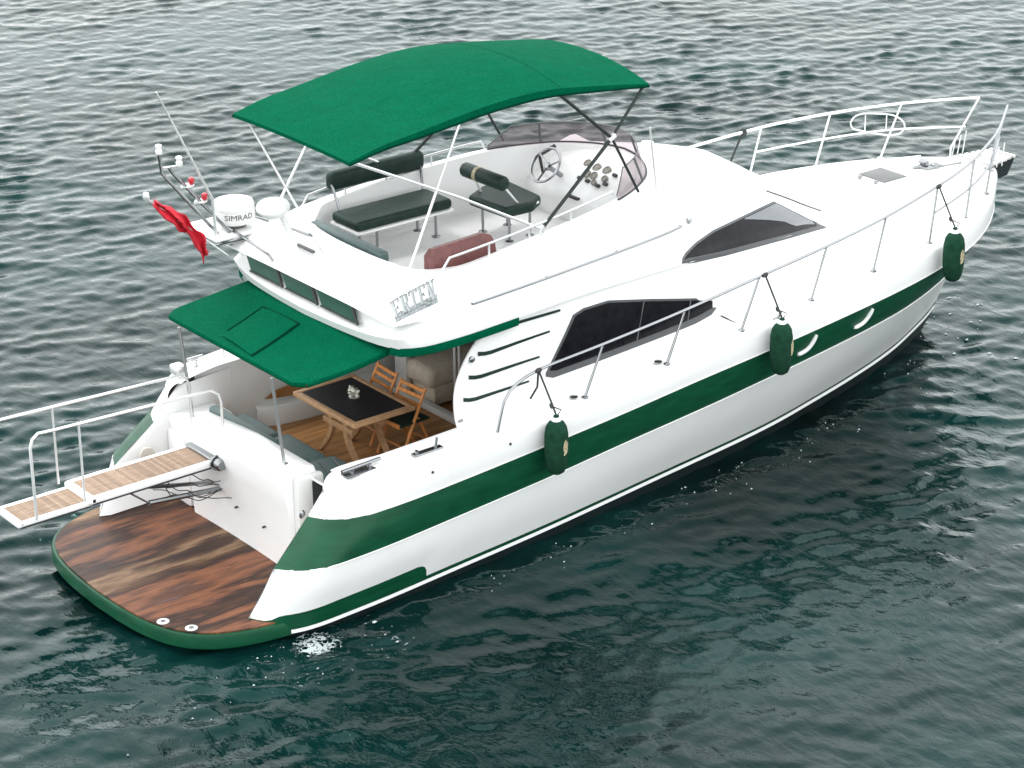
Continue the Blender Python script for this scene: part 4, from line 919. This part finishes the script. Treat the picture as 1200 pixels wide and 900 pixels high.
# ------------------------------------------------------------------ bow gear
kx_ = {'y': 1.0}
bows = [(10.86, 1.58, 2.03), (11.78, 1.31, 2.06), (12.57, .92, 2.11), (13.28, .35, 2.11)]
btop = [(11.01, 1.53, 2.70), (11.95, 1.24, 2.77), (12.82, .82, 2.83), (13.65, .24, 2.88)]
rail = [(4.06, 1.93, 1.60), (4.17, 1.93, 1.95), (4.28, 1.925, 2.05), (4.42, 1.92, 2.11), (4.65, 1.91, 2.15), (5.51, 1.91, 2.21), (6.67, 1.91, 2.31), (7.87, 1.88, 2.43), (8.90, 1.82, 2.51), (9.95, 1.72, 2.60), (11.01, 1.53, 2.70), (11.5, 1.40, 2.735), (11.95, 1.24, 2.77), (12.82, .82, 2.83), (13.35, .46, 2.865), (13.65, .24, 2.88)]
sb = [(4.06, 1.93, 1.60), (5.24, 1.93, 1.67), (6.40, 1.93, 1.75), (7.53, 1.90, 1.85), (8.64, 1.86, 1.93), (9.75, 1.75, 1.99)]
stp = [None, (5.51, 1.91, 2.21), (6.67, 1.91, 2.31), (7.80, 1.88, 2.42), (8.90, 1.82, 2.51), (9.95, 1.72, 2.60)]
for s in (-1, 1):  # same steel each side, light put into colour: starboard darker, port paler
    gr_ = empty('bow_rail', (4.06, s*1.93, 1.6), yacht); go = Vector((4.06, s*1.93, 1.6)); f = lambda p: (p[0], s*p[1], p[2])
    loc(MB().tube([f(p) for p in cr(rail, 90)], .019 if s > 0 else .017, 8).build('top_rail', RAILW if s > 0 else STEEL, gr_), go)
    mid = [tuple(lerp(b_, t, .52)) for b_, t in zip(bows, btop)]
    loc(MB().tube([f(p) for p in cr(mid, 30)], .014, 8).build('middle_rail', RAILW if s > 0 else STEEL, gr_), go)
    for b_, t in list(zip(sb, stp))[1:]+list(zip(bows, btop)):
        kn = tuple(lerp(b_, t, .22)+np.array([-.05, 0, .0])) if b_ == bows[-1] else None
        pts = [b_, t] if not kn else [b_, (b_[0]+.0, b_[1], b_[2]+.14), t]
        loc(MB().tube([f(p) for p in pts], .014, 8).lathe(f(b_), [(.04, -.004), (.04, .01), (.018, .022)], 12).build('stanchion', RAILW if s > 0 else STEEL, gr_), go)
    if s > 0:   # oval ring on the port pulpit
        ov = [(12.10, 2.62), (12.16, 2.70), (12.30, 2.735), (12.6, 2.72), (12.88, 2.68), (13.02, 2.60), (13.05, 2.52), (12.98, 2.44), (12.84, 2.42), (12.55, 2.46), (12.3, 2.51), (12.14, 2.55)]
        yq = lambda x: float(np.interp(x, [p[0] for p in mid], [p[1] for p in mid]))-.02
        ov = [(12.50+(a-12.57)*.68, c) for a, c in ov]
        pts = [(p[0], yq(p[0]), p[2]) for p in cr([(a, 0, c) for a, c in ov+ov[:1]], 40)[:-1]]
        m_ = MB().tube(pts, .011, 6, closed=True)
        for x in (12.36, 12.62): m_.tube([(x, yq(x), 2.49), (x, yq(x), 2.71)], .009, 6)
        loc(m_.build('lifebuoy_holder', RAILW, gr_), go)
        ex_ = [(.0)]
pu = empty('bow_pulpit', (13.4, 0, 2.1), yacht); pf = Vector((13.4, 0, 2.1))
m_ = MB().slab([(13.05, .28, 2.10), (13.3, .28, 2.105), (13.6, .23, 2.11), (13.88, .20, 2.11), (13.94, .10, 2.11), (13.94, -.10, 2.11), (13.88, -.20, 2.11), (13.6, -.23, 2.11), (13.3, -.28, 2.105), (13.05, -.28, 2.10)], (0, 0, .03))
loc(m_.build('pulpit_base', ANTIF, pu, smooth=False), pf)
m_ = MB()
for k in range(9):
    x = 13.06+k*.098; w_ = float(np.interp(x, [13.05, 13.3, 13.6, 13.9], [.30, .30, .25, .20])); m_.box((x, -w_, 2.125), (x+.066, w_, 2.16), .008)
loc(m_.build('pulpit_slats', SLAT, pu), pf)
loc(MB().slab([(13.4, .18, 2.08), (13.92, .18, 2.10), (13.92, -.18, 2.10), (13.4, -.18, 2.08)], (-.12, 0, -.20)).build('anchor_roller', ANTIF, pu, smooth=False), pf)
loc(MB().tube([(13.45, 0, 1.95), (13.85, 0, 1.93), (13.9, 0, 1.86)], .025, 8).tube([(13.78, -.10, 1.88), (13.88, 0, 1.82), (13.78, .10, 1.88)], .03, 8).build('anchor', STEEL, pu), pf)
for s in (-1, 1):
    m_ = MB()
    for x in (13.30, 13.40, 13.50): m_.tube([(x, s*.34, 2.13), (x+.04, s*.33, 2.36+.35*(x-13.3))], .008, 6)
    loc(m_.build('pulpit_bar', RAILW, pu), pf)
dh = empty('deck_hatch', (11.88, .2, 2.14), yacht); dho = Vector((11.88, .2, 2.14))
loc(MB().box((11.66, -.05, 2.12), (12.14, .50, 2.195), .02).build('hatch_frame', WHITE, dh), dho)
loc(MB().box((11.70, -.005, 2.19), (12.10, .455, 2.208), .006).build('hatch_pane', GREY, dh), dho)
for y in (.08, .36): loc(MB().box((11.645, y, 2.15), (11.69, y+.05, 2.21), .005).build('hatch_hinge', STEEL, dh), dho)
wl = empty('windlass', (12.62, .12, 2.15), yacht); wo = Vector((12.62, .12, 2.15))
loc(MB().box((12.44, -.02, 2.155), (12.74, .26, 2.175), .006).lathe((12.56, .15, 2.17), [(.07, 0), (.07, .04), (.04, .06), (.07, .09), (.07, .11)], 16).lathe((12.68, .06, 2.17), [(.06, 0), (.06, .06), (.03, .08)], 14).tube([(12.42, .2, 2.19), (12.58, .12, 2.22), (12.78, .03, 2.19)], .022, 8).box((12.5, .02, 2.17), (12.7, .2, 2.22), .02).build('winch', STEEL, wl), wo)
loc(MB().tube([(12.78, .03, 2.18), (13.1, .0, 2.17)], .018, 6).build('chain', STEEL, wl), wo)
c3 = MB().tube([(12.65, -.62, 2.17), (12.9, -.52, 2.17)], .016, 8).tube([(12.74, -.58, 2.10), (12.74, -.58, 2.17)], .015).tube([(12.82, -.55, 2.10), (12.82, -.55, 2.17)], .015); c3.pair('bow_cleat', RAILW, hull_o)
MB().tube([(8.05, -1.93, 1.87), (8.09, -1.94, 1.95)], .018).tube([(7.98, -1.93, 1.88), (8.12, -1.92, 1.89)], .014).build('midship_cleat', STEEL, hull_o)

# ------------------------------------------------------------------ loose things in the cockpit
tb = tag(empty('cockpit_table', (3.66, .12, .725)), 'cockpit table with a black top, pale wooden edge and curved crossed legs', 'table'); t0 = Vector((3.66, .12, .725))
X0, X1, Ya, Yb = 3.25, 4.06, -.47, .72
m_ = MB().box((X0, Ya, 1.36), (X1, Ya+.07, 1.41), .008).box((X0, Yb-.07, 1.36), (X1, Yb, 1.41), .008).box((X0, Ya+.07, 1.36), (X0+.07, Yb-.07, 1.408), .006).box((X1-.07, Ya+.07, 1.36), (X1, Yb-.07, 1.408), .006)
loc(m_.build('table_edge', TABLEW, tb), t0)
loc(MB().box((X0+.065, Ya+.065, 1.365), (X1-.065, Yb-.065, 1.405)).build('table_top', TABLEB, tb, smooth=False), t0)
for xc in (3.45, 3.86):
    for s in (-1, 1):
        pts = cr([(xc, .12+s*.40, 1.36), (xc, .12+s*.32, 1.22), (xc, .12+s*.12, 1.08), (xc, .12-s*.10, 1.02), (xc, .12-s*.30, .90), (xc, .12-s*.42, .735)], 14) if False else cr([(xc, .12+s*.22, 1.36), (xc, .12+s*.14, 1.20), (xc, .12+s*.15, 1.05), (xc, .12+s*.26, .88), (xc, .12+s*.40, .735)], 14)
        mb = MB()
        gA = []
        for p in pts: gA.append([(p[0]-.025, p[1]-.035, p[2]), (p[0]+.025, p[1]-.035, p[2]), (p[0]+.025, p[1]+.035, p[2]), (p[0]-.025, p[1]+.035, p[2]), (p[0]-.025, p[1]-.035, p[2])])
        mb.grid(gA); mb.add(gA[-1][:4], [(0, 1, 2, 3)]); loc(mb.build('leg', TABLEW, tb, ang=50), t0)
loc(MB().box((3.42, -.16, 1.12), (3.48, .40, 1.19), .01).box((3.83, -.16, 1.12), (3.89, .40, 1.19), .01).box((3.48, .08, 1.10), (3.83, .16, 1.17), .01).build('stretcher', TABLEW, tb), t0)
orn = MB()
rr = random.Random(3)
orn.lathe((3.68, .16, 1.408), [(.05, 0), (.055, .015), (.03, .03), (.02, .05), (.035, .075), (.03, .10), (.012, .12)], 14)
orn.lathe((3.70, .13, 1.408), [(.03, 0), (.035, .02), (.02, .05), (.01, .07)], 10)
for k in range(9):
    a = rr.uniform(0, 6.28); r_ = rr.uniform(.03, .08); z = 1.44+rr.uniform(0, .12)*(1-r_/.12); p = Vector((3.68+r_*math.cos(a)*.8, .16+r_*math.sin(a), z))
    orn.lathe(p, [(.004, -.03), (.02, -.015), (.024, .0), (.016, .02), (.003, .035)], 8, (math.cos(a), math.sin(a), .9))
    orn.tube([(3.68, .16, 1.43), tuple(p)], .006, 5)
orn_o = orn.build('table_ornament', ORN, None); tag(orn_o, 'small silvery figurine standing in the middle of the black table top', 'ornament')

def chair():
    c = empty('folding_chair')
    w = .40
    for s in (0, w):
        MB().tube([(-.32, s, .012), (-.16, s, .36), (.06, s, .80)], .019, 6).build('long_leg', BEACH, c)
        y2 = s+(.03 if s == 0 else -.03)
        MB().tube([(.18, y2, .012), (.02, y2, .36), (-.03, y2, .46)], .018, 6).build('short_leg', BEACH, c)
    MB().box((-.30, -.01, .43), (.10, w+.01, .455), .008).build('seat', VINYL, c)
    m1 = MB().box((-.32, .02, .415), (-.29, w-.02, .46), .006); m1.build('seat_rail', BEACH, c)
    for z in (.62, .70, .77):
        x = -.16+(z-.36)*.5; MB().box((x-.012, .0, z-.022), (x+.012, w, z+.022), .005).build('back_slat', BEACH, c)
    for q in ([(-.25, 0, .17), (-.25, w, .17)], [(.12, .03, .15), (.12, w-.03, .15)]): MB().tube(q, .012, 6).build('rung', BEACH, c)
    return c
ch = chair(); ch.location = (4.22, -.36, .722); ch.rotation_euler = (0, 0, R(4))
tag(ch, 'slatted wooden folding chair with its legs in full view, beside the saloon sill', 'chair', 'folding chairs at the cockpit table')
c2_ = ch.copy(); col.objects.link(c2_); c2_.location = (4.24, .20, .722); c2_.rotation_euler = (0, 0, R(-4))
for k in ch.children:
    q = k.copy(); col.objects.link(q); q.parent = c2_
tag(c2_, 'slatted wooden folding chair behind the table with only its backrest showing, under the awning', 'chair', 'folding chairs at the cockpit table')
so_ = tag(empty('sofa', (5.6, 1.0, .725)), 'beige upholstered sofa just inside the dark saloon doorway', 'sofa'); s0 = Vector((5.6, 1.0, .725))
loc(MB().box((5.12, .64, .74), (6.2, 1.22, 1.0), .03).build('base', BEIGE, so_), s0)
loc(MB().box((5.03, .60, .96), (6.2, 1.24, 1.22), .09, seg=4).build('seat_cushion', BEIGE, so_, ang=60), s0)

# ------------------------------------------------------------------ fenders
def fender(top, hang, label, turn=0):
    e = empty('fender', hang)
    L, r_ = .62, .127
    prof_f = [(.01, -L), (.05, -L+.005), (.085, -L+.03), (.11, -L+.09), (r_, -L+.2), (r_*1.02, -.28), (r_, -.16), (.113, -.08), (.085, -.03), (.05, -.005), (.035, 0), (.03, .05), (.01, .055)]
    MB().lathe((0, 0, 0), prof_f, 24).build('cover', FENDER, e, ang=60)
    MB().lathe((0, 0, .0), [(.055, -.005), (.05, .02), (.03, .035)], 14).build('neck', RAILW, e)
    # emblem: a small cream anchor-like badge
    m_ = MB()
    for (a0, z) in ((R(-86+turn), -.28),):
        pt = lambda u, v: ((r_+.006)*math.cos(a0+u/r_), (r_+.006)*math.sin(a0+u/r_), z+v)
        m_.grid([[pt(u, v*w_) for v in np.linspace(-.085, .085, 7)] for u, w_ in [(-.032, .35), (-.02, .9), (-.006, .75), (.008, 1), (.022, .6), (.034, .4)]])
        m_.tube([pt(-.025, .03), pt(0, .085), pt(.03, .04), pt(.012, -.05), pt(-.025, -.085)], .007, 5)
    m_.build('emblem', YELLOW, e)
    t = Vector(top)-Vector(hang)
    MB().tube([(0, 0, .05), t*.25+Vector((.01, 0, .02)), t], .011, 6).lathe(t*.28, [(.012, -.03), (.022, 0), (.012, .03)], 8, t).lathe(t, [(.018, -.04), (.028, -.015), (.028, .015), (.016, .035)], 8, (1, 0, .15)).tube([(0, 0, .04), (.06, -.01, .10), t*.27], .008, 5).build('rope', ROPE, e)
    tag(e, label, 'fender', 'green fenders hanging along the starboard side'); return e
fender((4.62, -1.925, 2.15), (4.64, -2.19, 1.67), 'green fender with cream emblem hanging below the aft end of the side rail', 6)
fender((7.87, -1.90, 2.43), (7.90, -2.16, 1.93), 'green fender hanging amidships beside the curved white vent trim in the green band', 22)
fender((11.01, -1.55, 2.70), (10.98, -1.87, 2.22), 'green fender hanging at the bow, covering the forward end of the green band')
MB().tube([(4.62, -1.92, 2.14), (4.58, -1.95, 1.98), (4.50, -1.93, 1.86)], .012, 6).build('rope_tail', ROPE, yacht)
MB().tube([(10.75, 1.60, 2.66), (10.72, 1.75, 2.3), (10.7, 1.85, 2.0)], .014, 6).lathe((10.76, 1.59, 2.67), [(.03, -.05), (.045, 0), (.03, .05)], 8).build('rope_tail', ROPE, yacht)

# ------------------------------------------------------------------ foam and splash
fo = MB(); rf = np.random.default_rng(4)
def wz_at(x, y): return float(waves(np.array([x]), np.array([y]))[0][0])-.02
def fleck(x, y, r_, dz=.012):
    k = rf.integers(6, 9); a0 = rf.uniform(0, 6.28); el = rf.uniform(.25, .6); an = rf.uniform(-.6, .3)
    pts = []
    for i in range(k):
        a = a0+2*math.pi*i/k; q = r_*rf.uniform(.55, 1.2); u, v = q*math.cos(a), q*math.sin(a)*el
        pts.append((x+u*math.cos(an)-v*math.sin(an), y+u*math.sin(an)+v*math.cos(an)))
    z = wz_at(x, y)+dz
    fo.add([(x, y, z+.012)]+[(a, b_, wz_at(a, b_)+dz*.7) for a, b_ in pts], [(0, 1+i, 1+(i+1) % k) for i in range(k)])
for k in range(45):
    x = rf.uniform(2.2, 9.8); by = float(np.interp(x, cB[:, 0], cB[:, 1])); fleck(x, -by-abs(rf.normal(.25, .22))-.12, rf.choice([.006, .01, .014, .02, .035], p=[.45, .3, .15, .08, .02])*rf.uniform(.7, 1.3))
for k in range(60):
    x = rf.uniform(11.0, 14.0); fleck(x, rf.uniform(-1.9, .6), rf.choice([.01, .02, .04], p=[.5, .35, .15])*rf.uniform(.7, 1.3))
for k in range(14):
    fleck(rf.uniform(-1, 1.4), rf.uniform(-2.8, -1.9), rf.uniform(.006, .02))
FOAM = mat('white_foam', (.45, .50, .50), .7, var=.3, vscale=25)
foo = fo.build('foam', FOAM, None, smooth=False, weld=False); foo['kind'] = 'stuff'
gx_, gy_ = np.meshgrid(np.linspace(.95, 2.5, 60), np.linspace(-2.75, -1.80, 44), indexing='ij'); gz_ = waves(gx_, gy_)[0]-.02
nzr = np.random.default_rng(8)
spl = MB().grid([[(gx_[i, j], gy_[i, j], gz_[i, j]+.012+max(0, .05-.5*math.hypot((gx_[i, j]-1.58)*.7, gy_[i, j]+2.02))*nzr.uniform(.3, 1)) for j in range(44)] for i in range(60)])
LACE = bpy.data.materials.new('lacy_foam'); LACE.use_nodes = True
n = LACE.node_tree; n.nodes.clear(); out = n.nodes.new('ShaderNodeOutputMaterial'); mx = n.nodes.new('ShaderNodeMixShader'); tr_ = n.nodes.new('ShaderNodeBsdfTransparent'); df_ = n.nodes.new('ShaderNodeBsdfDiffuse'); df_.inputs[0].default_value = (.40, .45, .45, 1)
tc = n.nodes.new('ShaderNodeTexCoord'); vo = n.nodes.new('ShaderNodeTexVoronoi'); vo.feature = 'DISTANCE_TO_EDGE'; vo.inputs['Scale'].default_value = 16
nz = n.nodes.new('ShaderNodeTexNoise'); nz.inputs['Scale'].default_value = 14; nz.inputs['Detail'].default_value = 5
wv = n.nodes.new('ShaderNodeVectorMath'); wv.operation = 'MULTIPLY_ADD'; wv.inputs[1].default_value = (.12, .12, .12)
n.links.new(tc.outputs['Object'], nz.inputs['Vector']); n.links.new(nz.outputs['Color'], wv.inputs[0]); n.links.new(tc.outputs['Object'], wv.inputs[2]); n.links.new(wv.outputs[0], vo.inputs['Vector'])
ds = n.nodes.new('ShaderNodeVectorMath'); ds.operation = 'DISTANCE'; ds.inputs[1].default_value = (1.62, -2.06, 0); n.links.new(tc.outputs['Object'], ds.inputs[0])
fall = n.nodes.new('ShaderNodeMapRange'); fall.inputs[1].default_value = .02; fall.inputs[2].default_value = .30; fall.inputs[3].default_value = .62; fall.inputs[4].default_value = -.42; n.links.new(ds.outputs['Value'], fall.inputs[0])
lacev = n.nodes.new('ShaderNodeMapRange'); lacev.inputs[1].default_value = 0; lacev.inputs[2].default_value = .22; lacev.inputs[3].default_value = .55; lacev.inputs[4].default_value = -.15; n.links.new(vo.outputs['Distance'], lacev.inputs[0])
ad = n.nodes.new('ShaderNodeMath'); ad.operation = 'ADD'; n.links.new(fall.outputs[0], ad.inputs[0]); n.links.new(lacev.outputs[0], ad.inputs[1])
ad2 = n.nodes.new('ShaderNodeMath'); ad2.operation = 'ADD'; n.links.new(ad.outputs[0], ad2.inputs[0])
ns = n.nodes.new('ShaderNodeMapRange'); ns.inputs[1].default_value = .3; ns.inputs[2].default_value = .7; ns.inputs[3].default_value = -.45; ns.inputs[4].default_value = .35; n.links.new(nz.outputs['Fac'], ns.inputs[0]); n.links.new(ns.outputs[0], ad2.inputs[1])
st = n.nodes.new('ShaderNodeMapRange'); st.inputs[1].default_value = .18; st.inputs[2].default_value = .55; n.links.new(ad2.outputs[0], st.inputs[0])
n.links.new(st.outputs[0], mx.inputs[0]); n.links.new(tr_.outputs[0], mx.inputs[1]); n.links.new(df_.outputs[0], mx.inputs[2]); n.links.new(mx.outputs[0], out.inputs[0])
spo = spl.build('splash', LACE, None); spo['kind'] = 'stuff'
